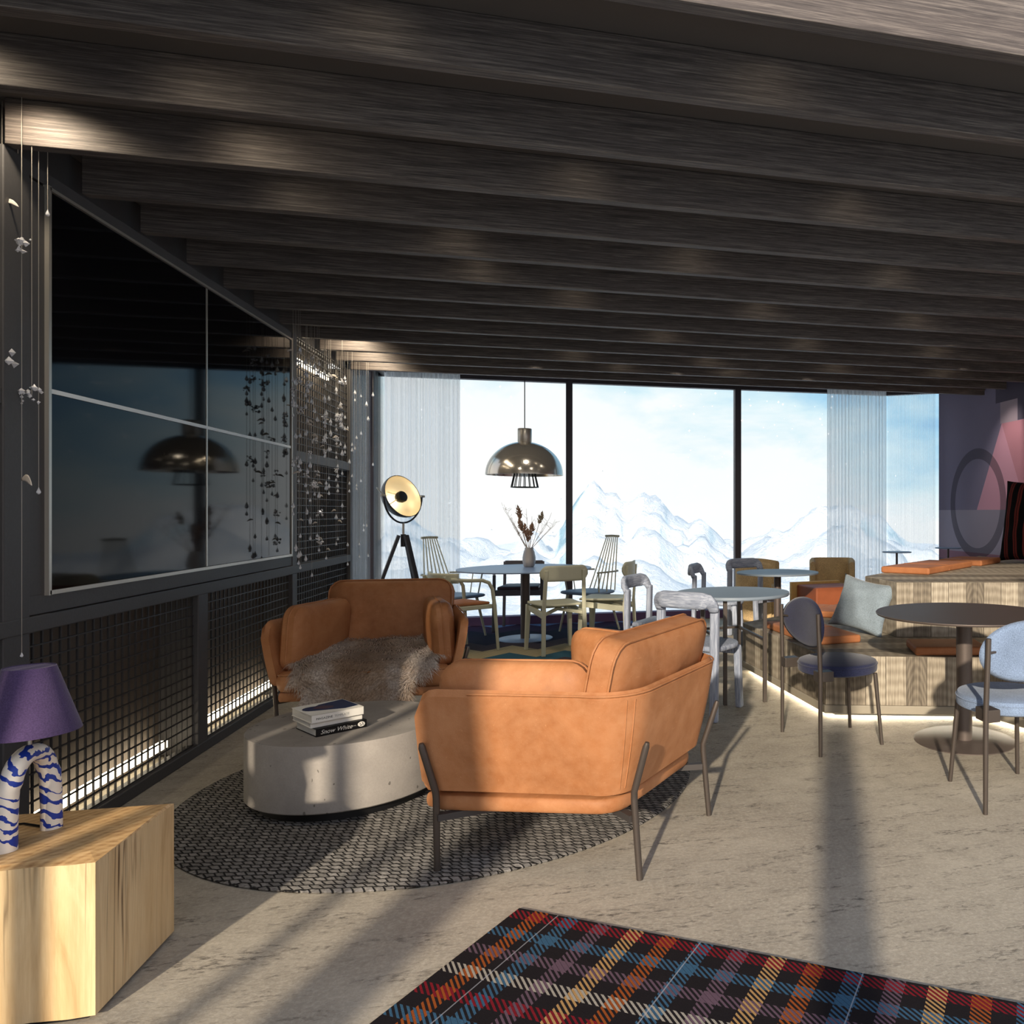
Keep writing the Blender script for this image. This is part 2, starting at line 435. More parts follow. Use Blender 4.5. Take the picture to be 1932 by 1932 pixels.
def sheer(name, col, alpha_lo, alpha_hi, freq):
    m, N = mk(name); s = N.sep(N.co())
    f = N.noise(N.comb(N.m('MULTIPLY', s[0], freq), N.m('MULTIPLY', s[1], freq), 0), 1, 4, .8)
    bs = N.n('ShaderNodeBsdfPrincipled'); N.set(bs.inputs['Base Color'], N.mix(f, tuple(x * .8 for x in col), col)); bs.inputs['Roughness'].default_value = .9
    tr = N.n('ShaderNodeBsdfTranslucent'); N.set(tr.inputs[0], (*col, 1))
    mx = N.n('ShaderNodeMixShader'); mx.inputs[0].default_value = .7
    N.nt.links.new(bs.outputs[0], mx.inputs[1]); N.nt.links.new(tr.outputs[0], mx.inputs[2])
    tp = N.n('ShaderNodeBsdfTransparent'); m2 = N.n('ShaderNodeMixShader'); N.set(m2.inputs[0], N.rng(f, .3, .7, alpha_lo, alpha_hi))
    N.nt.links.new(tp.outputs[0], m2.inputs[1]); N.nt.links.new(mx.outputs[0], m2.inputs[2])
    o = N.n('ShaderNodeOutputMaterial'); N.nt.links.new(m2.outputs[0], o.inputs[0]); MAT[name] = m
sheer('curtain_sheer', (.90, .93, .94), .30, .86, 55)
sheer('thin_sheer', (.9, .93, .94), .10, .40, 60); sheer('side_sheer', (.93, .95, .95), .02, .16, 60)

def glasspane():
    m, N = mk('window_glass'); tp = N.n('ShaderNodeBsdfTransparent'); tp.inputs[0].default_value = (.97, .985, .99, 1)
    gl = N.n('ShaderNodeBsdfGlossy'); gl.inputs['Roughness'].default_value = .01
    fr = N.n('ShaderNodeFresnel'); fr.inputs[0].default_value = 1.12
    mx = N.n('ShaderNodeMixShader'); N.nt.links.new(fr.outputs[0], mx.inputs[0])
    N.nt.links.new(tp.outputs[0], mx.inputs[1]); N.nt.links.new(gl.outputs[0], mx.inputs[2])
    o = N.n('ShaderNodeOutputMaterial'); N.nt.links.new(mx.outputs[0], o.inputs[0]); MAT['pane'] = m
glasspane()
def emitter(name, col, st):
    m, N = mk(name); N.out((.8, .8, .8), .5, emit=col, estr=st); MAT[name] = m
emitter('warm_led', (1, .87, .64), 9); emitter('floor_led', (1, .9, .7), 34)
def crystal():
    m, N = mk('crystal_glass'); N.out((.97, .97, 1), .06, 0, None, .5, ior=1.5, spec=1); MAT['crystal'] = m
crystal()
def snow():
    m, N = mk('snowy_rock'); v = N.co(); s = N.sep(N.n('ShaderNodeNewGeometry').outputs['Normal'])
    f = N.noise(v, .09, 9, .68, .6); steep = N.rng(s[2], .55, .8)
    k = N.m('ADD', N.m('MULTIPLY', f, .8), N.m('MULTIPLY', steep, .5))
    col = N.ramp(k, [(.42, c(160, 192, 206)), (.6, c(204, 221, 229)), (.78, c(234, 238, 240))])  # pale, low-contrast tones put distance haze into the rock and snow colour
    N.out(col, .9, 0, N.bump(N.noise(v, .25, 8, .7), .8, 1.5), spec=.1); MAT['snow'] = m
snow()

plain('black_steel', c(62, 60, 61), .5, .35, .15, 60)
plain('frame_metal', c(72, 70, 70), .6, .2, .1, 80, .15)
plain('wire_metal', c(58, 56, 56), .5, .4)
plain('back_panel', c(84, 75, 67), .75, 0, .1, 12)
plain('ceiling_paint', c(84, 78, 74), .8, 0, .06, 8)
plain('mullion_metal', c(66, 60, 64), .5, .3, .05)
plain('leg_bronze', c(84, 76, 70), .45, .5, .08)
plain('leg_charcoal', c(72, 68, 66), .5, .3, .08)
plain('table_bronze', c(96, 86, 80), .5, .4, .1, 200)
plain('blue_lacquer', c(126, 144, 172), .4, 0, .06, 200)
plain('grey_linoleum', c(122, 134, 146), .5, 0, .2, 260)
plain('dark_column', c(96, 85, 81), .45, .4, .06)
plain('olive_paint', c(192, 190, 166), .5, 0, .05)
plain('olive_dark', c(160, 156, 136), .6, 0, .05)
plain('slate_seat', c(122, 138, 160), .5, 0, .06)
plain('charcoal_wood', c(92, 88, 92), .5, 0, .08)
plain('plum_leather', c(72, 56, 62), .5, 0, .1)
plain('purple_fabric', c(82, 66, 102), .95, 0, .2, 300, .2)
plain('silver_trim', c(176, 170, 160), .35, .6, .04)
plain('white_trim', c(225, 232, 232), .45, 0, .02)
plain('paper_white', c(236, 232, 220), .7, 0, .03)
plain('ink_black', c(14, 14, 15), .45, 0, 0)
plain('ink_grey', c(168, 166, 160), .6, 0, 0)
plain('cover_navy', c(34, 48, 84), .5, 0, .4, 30)
plain('cover_plum', c(86, 62, 72), .5, 0, .3, 60)
plain('brass_inside', c(224, 206, 168), .45, .3, .08, 200)
plain('lamp_black', c(44, 44, 50), .4, .3, .05)
plain('crate_oak', c(206, 170, 104), .6, 0, .2, 40)
plain('brown_leather', c(140, 76, 46), .6, 0, .15, 14, .1)
plain('sill_paint', c(96, 70, 104), .6, 0, .06)
plain('plinth_paint', c(150, 142, 126), .6, 0, .05)
plain('dry_stem', c(150, 124, 100), .8, 0, .2)
plain('dry_seed', c(158, 124, 100), .9, 0, .3, 60)
plain('dry_pale', c(170, 152, 126), .9, 0, .2)
plain('flake', (.95, .95, .95), .9, 0, 0)
plain('snow_leaf', c(206, 196, 184), .6, 0, .1)
fabric('navy_wool', c(44, 48, 74)); fabric('blue_wool', c(124, 142, 168)); fabric('olive_wool', c(200, 172, 128), 180, .4)
fabric('pillow_grey', c(134, 148, 158), 150, .25); fabric('shade_purple', c(78, 62, 96), 300, .25)
def chrome():
    m, N = mk('smoked_chrome'); g = N.noise(N.co(), 300, 2); N.out((.64, .59, .51), .17, .8, N.bump(g, .03, .002)); MAT['chrome'] = m
    m, N = mk('brushed_pewter'); s = N.sep(N.co()); w = N.wave(N.co(), 55, 0, 0, 1, 'BANDS', 'Z')
    N.out((.5, .46, .43), .4, .55, N.bump(w, .6, .003)); MAT['pewter'] = m
    m, N = mk('black_screen_glass'); N.out((.003, .003, .004), .05, 0, spec=.5, ior=1.16); MAT['screen'] = m
chrome()

# ------------------------------------------------------------------ camera
cam = bpy.data.cameras.new('camera'); co = bpy.data.objects.new('camera', cam); COL.objects.link(co)
co.location = (0, 0, 1.315); co.rotation_euler = (PI / 2, 0, R(-14.2547))
cam.sensor_width = 36; cam.lens = 36 * 1480 / 1932; cam.shift_x = -.25; cam.clip_start = .05; cam.clip_end = 2000
S.camera = co

# ------------------------------------------------------------------ room shell
UL, UR, ZC = -1.97, 4.70, 2.785
b = MB(); b.box(((-2.2 + 4.75) / 2, 4.35, -.05), (7.1, 11.1, .1)); struct(b.build('floor', MAT['floor']))
b = MB(); b.box((1.3, 5.13, ZC + .05), (7.2, 6.2, .1)); b.box((1.3, 8.27, 2.9), (7.2, .08, .33)); b.box((1.3, 9.05, 3.08), (7.2, 1.7, .06))
struct(b.build('ceiling', MAT['ceiling_paint']))
b = MB(); b.box((-2.17, 4.64, 1.38), (.08, 6.6, 2.76)); struct(b.build('wall_left', MAT['back_panel']))
b = MB(); b.box((UR + .05, 6.2, 1.5), (.1, 6.42, 3.0)); struct(b.build('wall_right', MAT['mural']))
# steel framing of the left wall: posts and rails
frm = [((UL, 3.43, 1.31), (.06, .14, 2.62)), ((UL - .06, 4.925, .46), (.18, .11, .9)), ((UL - .06, 6.41, 1.31), (.18, .10, 2.62)), ((UL - .10, 7.93, 1.31), (.27, .07, 2.62)),
       ((UL, 2.4, 1.31), (.06, .1, 2.62)), ((UL, 1.40, 1.31), (.2, .1, 2.62))]
for i, (p, s) in enumerate(frm):
    b = MB(); b.box(p, s); struct(b.build('trim_%d' % (i + 1), MAT['frame_metal'], bev=.004))
rails = [((UL, 4.66, .895), (.07, 6.5, .06)), ((UL, 4.66, .028), (.07, 6.5, .056)), ((UL, 7.17, 1.728), (.06, 1.45, .07)), ((UL - .03, 4.66, 2.70), (.03, 6.5, .165)), ((UL, 2.8, 1.728), (.05, 1.2, .06))]
for i, (p, s) in enumerate(rails):
    b = MB(); b.box(p, s); struct(b.build('trim_%d' % (i + 7), MAT['frame_metal'], bev=.004))
b = MB()                                                            # dark surround the screens are set into
b.box((UL, 4.95, .965), (.05, 2.95, .075)); b.box((UL, 4.95, 2.595), (.05, 2.95, .05)); b.box((UL, 3.53, 1.78), (.05, .14, 1.56)); b.box((UL, 6.345, 1.78), (.05, .03, 1.56))
b.box((UL - .05, 4.95, 1.78), (.03, 2.8, 1.6))
struct(b.build('trim_12', MAT['frame_metal'], bev=.003))

def mesh_panel(v0, v1, z0, z1, label, curl=False):
    t = thing('wire_mesh_panel', label, 'mesh panel', (UL, v0, z0), 0, 'wire mesh panels on the left wall')
    W, Hh = v1 - v0, z1 - z0; nv = max(2, round(W / .056)); nz = max(2, round(Hh / .055))
    b = MB()
    for i in range(nv + 1): b.box((0, W * i / nv, Hh / 2), (.007, .007, Hh))
    b.build('vertical_wires', MAT['wire_metal'], t)
    b = MB()
    for j in range(nz + 1): b.box((.007, W / 2, Hh * j / nz), (.006, W, .006))
    b.build('horizontal_wires', MAT['wire_metal'], t)
mesh_panel(3.51, 4.86, .06, .862, 'wide low black wire mesh panel behind the purple lamp, below the screens')
mesh_panel(4.99, 6.35, .06, .862, 'low black wire mesh panel below the screens, left of the fur covered sofa')
mesh_panel(6.47, 7.89, .06, .862, 'low black wire mesh panel behind the back of the left sofa')
mesh_panel(6.47, 7.89, .93, 1.69, 'middle black wire mesh panel behind the lower part of the crystal strands')
mesh_panel(6.47, 7.89, 1.77, 2.62, 'top wire mesh panel lit from above behind the crystal strands')
mesh_panel(2.46, 3.35, .93, 1.69, 'black wire mesh panel at the far left edge, lower one beside the screens')
mesh_panel(2.46, 3.35, 1.77, 2.62, 'black wire mesh panel at the top left edge beside the screens')
mesh_panel(2.46, 3.35, .06, .862, 'black wire mesh panel at the left edge behind the lamp base')
def led(v0, v1, z, label, u=-2.07):
    b = MB(); b.box((0, 0, 0), (.03, v1 - v0, .035)); o = b.build('led_strip', MAT['warm_led']); o.location = (u, (v0 + v1) / 2, z)
    tag(o, label, 'light strip', 'led strips behind the wire mesh')
led(3.52, 4.80, .09, 'glowing light strip low behind the mesh nearest the purple lamp')
led(4.99, 6.36, .09, 'glowing light strip low behind the mesh left of the fur covered sofa')
led(6.48, 7.70, 2.50, 'glowing light strip at the top of the mesh behind the crystal strands')

# ceiling beams
ords = ['nearest the far windows', 'second from the far windows', 'third from the far windows', 'fourth from the far windows', 'fifth from the far windows', 'sixth from the far windows', 'seventh from the far windows', 'eighth from the far windows', 'ninth from the far windows', 'tenth from the far windows', 'eleventh from the far windows', 'twelfth from the far windows', 'thirteenth from the far windows', 'nearest the camera with sunlit face at top right']
bm0 = MB(); bm0.box((0, 0, 0), (4.5 - UL - .035, .05, .163)); beam0 = bm0.build('ceiling_beam', MAT['beam'], bev=.003)
for i in range(14):
    k = 9 - i; o = beam0 if i == 0 else beam0.copy()
    if i: COL.objects.link(o)
    o.location = ((4.5 + UL + .035) / 2, 7.89 - .4535 * i + .025, 2.702)
    tag(o, 'dark grained wood ceiling beam, ' + ords[i], 'ceiling beam', 'parallel ceiling beams')

# windows
VW = 9.78
def window(n, p0, p1, z0=.0, z1=2.87, left=True):
    p0, p1 = Vector(p0), Vector(p1); d = p1 - p0; L = d.length; d.normalize(); a = math.atan2(d.y, d.x)
    b = MB()
    mid = (p0 + p1) / 2
    b.box((mid.x, mid.y, z1 + .065), (L, .09, .13), a); b.box((mid.x, mid.y, .02), (L, .09, .04), a)
    if left: b.box((p0.x, p0.y, 1.5), (.078, .12, 3.0), a)
    fr = struct(b.build('window_%d' % n, MAT['mullion_metal'], bev=.004))
    g = MB(); g.box((mid.x, mid.y, (z1 + .04) / 2), (L, .008, z1 - .04), a); g.build('pane', MAT['pane'], fr)
window(1, (-2.156, VW), (.006, VW)); window(2, (.006, VW), (2.081, VW)); window(3, (2.081, VW), (4.116, VW)); window(4, (4.116, VW), (4.70, 9.405), left=False)
window(5, (-2.02, 7.98), (-2.02, VW - .1), left=False)
b = MB(); b.box((-2.02, 9.04, 1.45), (.07, .085, 2.9)); struct(b.build('trim_27', MAT['mullion_metal'], bev=.004))
b = MB(); b.box((.0, 9.66, .05), (4.2, .14, .10)); struct(b.build('baseboard_far', MAT['sill_paint'], bev=.004))
# posts of the glazing behind the camera; they stripe the floor with shade
for i, (u, v, w) in enumerate(((-.27, -1.0, .15), (-1.75, -1.0, .2), (-2.1, -1.0, .05), (1.25, -1.0, .1), (2.75, -1.0, .12), (-2.0, .42, .07), (-2.0, .86, .05))):
    b = MB(); b.box((u, v, 1.6), (w, w, 3.2)); struct(b.build('trim_%d' % (20 + i), MAT['mullion_metal']))

def curtain(name, label, p0, p1, z0, z1, mat, folds, amp=.035, seed=1):
    rnd = random.Random(seed); p0, p1 = Vector(p0), Vector(p1); d = (p1 - p0); L = d.length; n = Vector((-d.y, d.x)).normalized()
    b = MB(); N = folds * 8
    ph = [rnd.uniform(0, 6) for _ in range(5)]
    lo = []; hi = []
    for i in range(N + 1):
        t = i / N; x = t * folds * 2 * PI
        o = math.sin(x + 1.2 * math.sin(t * 9 + ph[0])) * .7 + .4 * math.sin(2.3 * x + ph[1]) + .25 * math.sin(.37 * x + ph[2])
        p = p0 + d * t + n * o * amp
        lo.append(b.vert((p.x, p.y, z0))); hi.append(b.vert((p.x, p.y, z1)))
    for i in range(N): b.face((lo[i], lo[i + 1], hi[i + 1], hi[i]))
    return tag(b.build(name, mat, smooth=True, auto=False), label, 'curtain')
curtain('sheer_curtain', 'pale pleated sheer curtain behind the tripod lamp, left part of the window', (-1.985, 9.5), (-1.197, 9.5), .03, 3.04, MAT['curtain_sheer'], 16, .03, 2)
curtain('sheer_curtain', 'pale pleated sheer curtain at the right corner of the window', (3.187, 9.5), (3.998, 9.5), .03, 3.04, MAT['curtain_sheer'], 16, .035, 5)
curtain('sheer_curtain', 'white sheer curtain at the left end beside the mesh wall', (-1.96, 7.99), (-1.96, 8.72), .03, 2.74, MAT['side_sheer'], 10, .006, 8)
curtain('thin_sheer_curtain', 'thin see-through curtain between the right window corner and the mural wall', (4.10, 9.68), (4.62, 9.34), .03, 2.86, MAT['thin_sheer'], 10, .012, 9)

# ------------------------------------------------------------------ outside: snowy mountains
def ridge(px):
    pts = [(-2500, 965), (300, 975), (650, 1010), (760, 985), (880, 1035), (930, 1045), (975, 1030), (1005, 1000), (1045, 1022), (1075, 968), (1122, 928), (1142, 942), (1160, 935), (1180, 958), (1212, 926), (1226, 936), (1240, 932), (1262, 968), (1300, 1000), (1312, 984), (1328, 984), (1350, 1020), (1392, 1042), (1440, 1020), (1462, 1012), (1480, 1018), (1520, 990), (1548, 966), (1562, 975), (1600, 962), (1660, 985), (1720, 1030), (1780, 1045), (1900, 1000), (2400, 960), (5500, 970)]
    for (a, ya), (b_, yb) in zip(pts, pts[1:]):
        if a <= px <= b_: return ya + (yb - ya) * (px - a) / (b_ - a)
    return 985
from mathutils import noise as MN
def mountains():
    b = MB(); nu, nr = 420, 64; ids = []
    for i in range(nu):
        px = -1200 + 4400 * i / (nu - 1); row = []
        t = (px - 1449) / 1480; Xc, Yc = t, 1.0
        du = Xc * .9692 + Yc * .2462; dv = -Xc * .2462 + Yc * .9692
        for j in range(nr):
            s = j / (nr - 1); Y = 26 + 230 * s ** 1.15
            pk = 1.315 + (966 - ridge(px)) / 1480 * 220
            env = min(1, max(0, (Y - 26) / 194)); env = env ** 1.5 if Y < 220 else max(.2, 1 - (Y - 220) / 60)
            base = -9.5
            z = base + (pk - base) * env
            p = Vector((du * Y, dv * Y, 0)); nz = MN.fractal(p * .06, .9, 2.1, 7) * 5.0 + (1 - abs(MN.noise(p * .05)) * 2.2) * 3.6
            z += (nz - 1.2) * (min(env * 2.2, 1) if Y < 205 else .18) * (1 - .85 * max(0, 1 - abs(Y - 220) / 26))
            row.append(b.vert((p.x, p.y, z)))
        ids.append(row)
    for i in range(nu - 1):
        for j in range(nr - 1): b.face((ids[i][j], ids[i + 1][j], ids[i + 1][j + 1], ids[i][j + 1]))
    tag(b.build('snowy_mountains', MAT['snow'], smooth=True, auto=False), 'hazy snow-covered mountain range outside the windows', 'mountain')
    g = MB(); g.box((0, 10, -9.8), (300, 300, .4)); struct(g.build('ground', MAT['snow']))
mountains()
b = MB(); rnd = random.Random(4)
for i in range(420):
    Y = rnd.uniform(12, 40); t = rnd.uniform(-.55, .3); z = 1.3 + rnd.uniform(-.12, .17) * Y
    p = Vector((t * Y * .9692 + Y * .2462, -t * Y * .2462 + Y * .9692, z)); r = rnd.choice((.008, .012, .018, .03)) * Y / 20
    q = [b.vert(p + Vector(d) * r) for d in ((1, 0, 0), (-1, 0, 0), (0, 1, 0), (0, -1, 0), (0, 0, 1), (0, 0, -1))]
    for f in ((0, 2, 4), (2, 1, 4), (1, 3, 4), (3, 0, 4), (2, 0, 5), (1, 2, 5), (3, 1, 5), (0, 3, 5)): b.face([q[k] for k in f])
tag(b.build('falling_snow', MAT['flake'], smooth=True), 'white snowflakes drifting outside the windows', 'snow', kind='stuff')

# ------------------------------------------------------------------ video wall
t = thing('video_wall', 'large black glossy video wall of four screens with white dividing lines', 'screen', (UL + .022, 3.60, 1.005))
Wd, Hd = 2.724, 1.553
for i in range(2):
    for j in range(2):
        b = MB(); b.box((.004, Wd * (.25 + .5 * i), Hd * (.25 + .5 * j)), (.012, Wd / 2 - .02, Hd / 2 - .016)); b.build('screen_panel', MAT['screen'], t, bev=.002)
b = MB(); b.box((.006, Wd / 2, Hd / 2), (.014, Wd - .03, .017)); b.build('divider', MAT['white_trim'], t, label='white horizontal divider')
b = MB(); b.box((.006, Wd / 2, Hd / 2), (.013, .014, Hd - .02)); b.build('divider', MAT['silver_trim'], t, label='thin silver vertical divider')
b = MB()
for p, s in (((.008, 0, Hd / 2), (.02, .016, Hd + .02)), ((.008, Wd, Hd / 2), (.02, .014, Hd + .02)), ((.008, Wd / 2, 0), (.02, Wd, .016)), ((.008, Wd / 2, Hd), (.02, Wd, .012))): b.box(p, s)
b.build('trim_frame', MAT['silver_trim'], t)

# ------------------------------------------------------------------ sofas
def arc(cx, cy, r, a0, a1, n): return [(cx + r * math.cos(a0 + (a1 - a0) * i / n), cy + r * math.sin(a0 + (a1 - a0) * i / n)) for i in range(n + 1)]
def rsamp(pts, n):
    P = [Vector(p) for p in pts]; L = [0]
    for a, b_ in zip(P, P[1:]): L.append(L[-1] + (b_ - a).length)
    out = []; k = 0
    for i in range(n):
        s = L[-1] * i / (n - 1)
        while k < len(L) - 2 and L[k + 1] < s: k += 1
        f = (s - L[k]) / max(1e-9, L[k + 1] - L[k]); out.append(P[k].lerp(P[k + 1], f))
    return out, L[-1]
def pillow(w, h, t, p=2.6, n=22, pinch=.05, seed=0, wr=.0):
    b = MB(); rnd = random.Random(seed); ph = rnd.uniform(0, 9)
    for sgn in (1, -1):
        def fn(a, c_):
            x = -1 + 2 * a; y = -1 + 2 * c_
            th = max(0, (1 - abs(x) ** p) * (1 - abs(y) ** p)) ** .5
            px = x * w / 2 * (1 - pinch * (1 - y * y)); py = y * h / 2 * (1 - pinch * (1 - x * x))
            d = th * t / 2 + wr * th * (math.sin(7 * x + 3 * y + ph) + math.sin(11 * y - 4 * x + ph))
            return (px, py, sgn * d)
        b.grid(fn, n, n)
    return b
def weld(o, d=.0006):
    bm = bmesh.new(); bm.from_mesh(o.data); bmesh.ops.remove_doubles(bm, verts=bm.verts, dist=d); bmesh.ops.recalc_face_normals(bm, faces=bm.faces)
    bm.to_mesh(o.data); bm.free(); return o
def padded(w, h, t, r, n=4):                       # rounded box with outward bulge: w x h face, t thick
    b = MB(); b.box((0, 0, 0), (w, h, t))
    return b
def cushion_slab(poly, z0, z1, r=.03, bulge=.0):
    b = MB(); n = len(poly); cx = sum(p[0] for p in poly) / n; cy = sum(p[1] for p in poly) / n
    prof = []
    K = 6
    for i in range(K + 1):
        a = -PI / 2 + PI * i / K; prof.append((1 - math.cos(a), math.sin(a)))
    rings = []
    zc, hz = (z0 + z1) / 2, (z1 - z0) / 2
    for ins, s in prof:
        ring = []
        for x, y in poly:
            d = Vector((x - cx, y - cy)); L = d.length
            q = d * (1 - ins * r / L); ring.append(b.vert((cx + q.x, cy + q.y, zc + hz * s)))
        rings.append(ring)
    for A, B in zip(rings, rings[1:]):
        for k in range(n): b.face((A[k], A[(k + 1) % n], B[(k + 1) % n], B[k]))
    for ring, sg in ((rings[0], -1), (rings[-1], 1)):
        prev = ring; z = zc + sg * hz
        for q in (.75, .45, .15):
            cur = []
            for x, y in poly: cur.append(b.vert((cx + (x - cx) * q, cy + (y - cy) * q, z + sg * bulge * (1 - q * q))))
            for k in range(n): b.face((prev[k], prev[(k + 1) % n], cur[(k + 1) % n], cur[k]))
            prev = cur
        b.face(prev)
    return b

def make_sofa(label, loc, rz, hw):
    t = thing('leather_loveseat', label, 'sofa', loc, rz, 'pair of tan leather loveseats')
    L = MAT['leather']
    fx = .165                                                       # flare of the arms
    half = [(hw + fx, -.40), (hw + .02, .19)] + arc(hw - .115, .20, .135, R(10), R(88), 8) + [(0, .335)]
    path = half + [(-x, y) for x, y in half[::-1][1:]]
    P, LL = rsamp(path, 90)
    nrm = []
    for i in range(len(P)):
        d = P[min(i + 1, 89)] - P[max(i - 1, 0)]; nn = Vector((d.y, -d.x)).normalized()
        if nn.dot(P[i] - Vector((0, -.1))) < 0: nn = -nn
        nrm.append(nn)
    b = MB(); rows = []; z0, zt, th = .305, .685, .045
    for i, p in enumerate(P):
        s = LL * i / 89; e = min(s, LL - s)
        rr = .075; cut = rr - math.sqrt(max(0, rr * rr - (rr - min(e, rr)) ** 2)) if e < rr else 0
        top = zt - cut; bot = z0 + cut * .5; row = []
        for k in range(17):
            if k < 8: f = k / 7; z = bot + (top - th / 2 - bot) * f; o = th / 2
            elif k == 8: z = top; o = 0
            else: f = 1 - (k - 9) / 7; z = bot + (top - th / 2 - bot) * f; o = -th / 2
            lean = -.045 + .075 * (z - z0) / (zt - z0)
            q = p + nrm[i] * (lean + o + .008 * math.sin(PI * (z - z0) / (zt - z0)))
            row.append(b.vert((q.x, q.y, z)))
        rows.append(row)
    for A, B in zip(rows, rows[1:]):
        for k in range(17): b.face((A[k], A[(k + 1) % 17], B[(k + 1) % 17], B[k]))
    b.face(rows[0]); b.face(rows[-1][::-1])
    sh = b.build('shell', L, t, smooth=True)
    # rim piping and two vertical seams on the shell
    def on(i, z, off):
        lean = -.045 + .075 * (z - z0) / (zt - z0); q = P[i] + nrm[i] * (lean + off + .008 * math.sin(PI * (z - z0) / (zt - z0))); return (q.x, q.y, z)
    b = MB(); b.tube([on(i, zt - .012, th / 2 - .002) for i in range(8, 82)], .0042, 6)
    b.build('piping', L, sh, smooth=True)
    for i in (30, 59):
        for k in (0, 1):
            b = MB(); b.tube([on(i + k, z0 + .02 + (zt - z0 - .05) * j / 12, th / 2 + .0005) for j in range(13)], .0022, 5); b.build('seam', L, sh, smooth=True)
    # base pad, seat cushion
    ins = [(x * .93, y * .95 + .0) for x, y in path]
    base = [(-(hw + .13), -.42), (hw + .13, -.42)]
    pl = [(hw + .10, -.43), (hw + .115, -.36), (hw - .02, .18)] + arc(hw - .13, .17, .11, R(10), R(88), 4) + [(0, .285)]
    poly = pl + [(-x, y) for x, y in pl[::-1][1:]]
    cushion_slab(poly, .226, .280, .012).build('seat_base', L, t, smooth=True)
    pl2 = [(hw + .085, -.465), (hw + .125, -.42), (hw - .05, .12)] + arc(hw - .15, .1, .1, R(10), R(88), 4) + [(0, .2)]
    poly2 = pl2 + [(-x, y) for x, y in pl2[::-1][1:]]
    P2, _ = rsamp(poly2 + [poly2[0]], 60)
    sc = cushion_slab([tuple(p) for p in P2[:-1]], .283, .395, .035, .03).build('seat_cushion', L, t, smooth=True)
    b = MB(); b.tube([(p.x * .985, p.y * .985, .385) for p in P2[:-1]], .006, 6, True); b.build('piping', L, sc, smooth=True)
    # back cushion
    def plump(w, h, th_, name, seed):
        bb = MB(); ww, hh = w / 2, h / 2
        ol = [(ww - .08 + .08 * math.cos(a), hh - .08 + .08 * math.sin(a)) for a in [R(x) for x in range(0, 91, 15)]]
        ol += [(-x, y) for x, y in ol[::-1]]; ol += [(-x, -y) for x, y in ol]
        Q, _ = rsamp(ol + [ol[0]], 73); Q = Q[:-1]
        rnd = random.Random(seed); ph = [rnd.uniform(0, 6) for _ in range(4)]
        rings = []
        for q, zf in ((0.05, .5), (.35, .5), (.62, .49), (.82, .46), (.93, .40), (1, .26), (1, 0), (1, -.26), (.93, -.40), (.82, -.46), (.62, -.49), (.35, -.5), (.05, -.5)):
            rings.append([bb.vert((p.x * q, p.y * q, th_ * zf * (1 + .06 * math.sin(6 * p.x + 5 * p.y * q + ph[0]) * (1 if abs(zf) > .3 else 0)) + (th_ * .16 * (1 - q * q) * (1 if zf > 0 else -1 if zf < 0 else 0)))) for p in Q])
        for A, B in zip(rings, rings[1:]):
            for k in range(72): bb.face((A[k], A[(k + 1) % 72], B[(k + 1) % 72], B[k]))
        bb.face(rings[0]); bb.face(rings[-1][::-1])
        return bb, Q
    def place(bb, M):
        bb.v = [M @ p for p in bb.v]; return bb
    bb, Q = plump(2 * hw + .04, .47, .15, 'b', 3)
    M = Matrix.Translation((0, .225, .625)) @ Matrix.Rotation(R(78), 4, 'X')
    bc = place(bb, M).build('back_cushion', L, t, smooth=True)
    for zz in (.045, -.045):
        b = MB(M); b.tube([(p.x * 1.003, p.y * 1.003, zz) for p in Q], .005, 6, True); b.build('piping', L, bc, smooth=True)
    for sg in (1, -1):
        bb, Q = plump(.56, .385, .125, 'a', 5 + sg)
        ang = math.atan2(-.59, sg * fx)                             # along the arm
        M = Matrix.Translation((sg * (hw + fx * .42 - .075), -.115, .572)) @ Matrix.Rotation(ang, 4, 'Z') @ Matrix.Rotation(R(90 + sg * 4), 4, 'X')
        ac = place(bb, M).build('arm_cushion', L, t, smooth=True)
        b = MB(M); b.tube([(p.x * 1.003, p.y * 1.003, 0) for p in Q], .005, 6, True); b.build('piping', L, ac, smooth=True)
    # legs
    for sg in (1, -1):
        b = MB(); b.tube([(sg * (hw + .203), -.36, .495), (sg * (hw + .20), -.36, .48), (sg * (hw + .15), -.345, .31), (sg * (hw + .146), -.345, .28), (sg * (hw + .125), -.36, 0)], [.008, .0125, .0125, .0125, .0115], 12); b.build('leg', MAT['leg_bronze'], t, smooth=True)
        b = MB(); b.tube([(sg * (hw - .06), .395, .497), (sg * (hw - .06), .39, .48), (sg * (hw - .075), .335, .31), (sg * (hw - .075), .335, .28), (sg * (hw - .07), .36, 0)], [.008, .0125, .0125, .0125, .0115], 12); b.build('leg', MAT['leg_bronze'], t, smooth=True)
        for q0, q1 in (((sg * (hw + .14), -.345, .213), (sg * (hw + .0), -.22, .213)), ((sg * (hw - .075), .33, .213), (sg * (hw - .15), .2, .213))):
            MB().bar(q0, q1, .03, .024).build('brace', MAT['leg_charcoal'], t)
    return t
make_sofa('tan leather loveseat seen from behind on the braided rug edge, nearest the camera', (.116, 3.292, 0), R(-123), .385)
make_sofa('tan leather loveseat facing the camera with a fur hide on it, by the mesh wall', (-1.145, 5.45, 0), R(-1), .355)

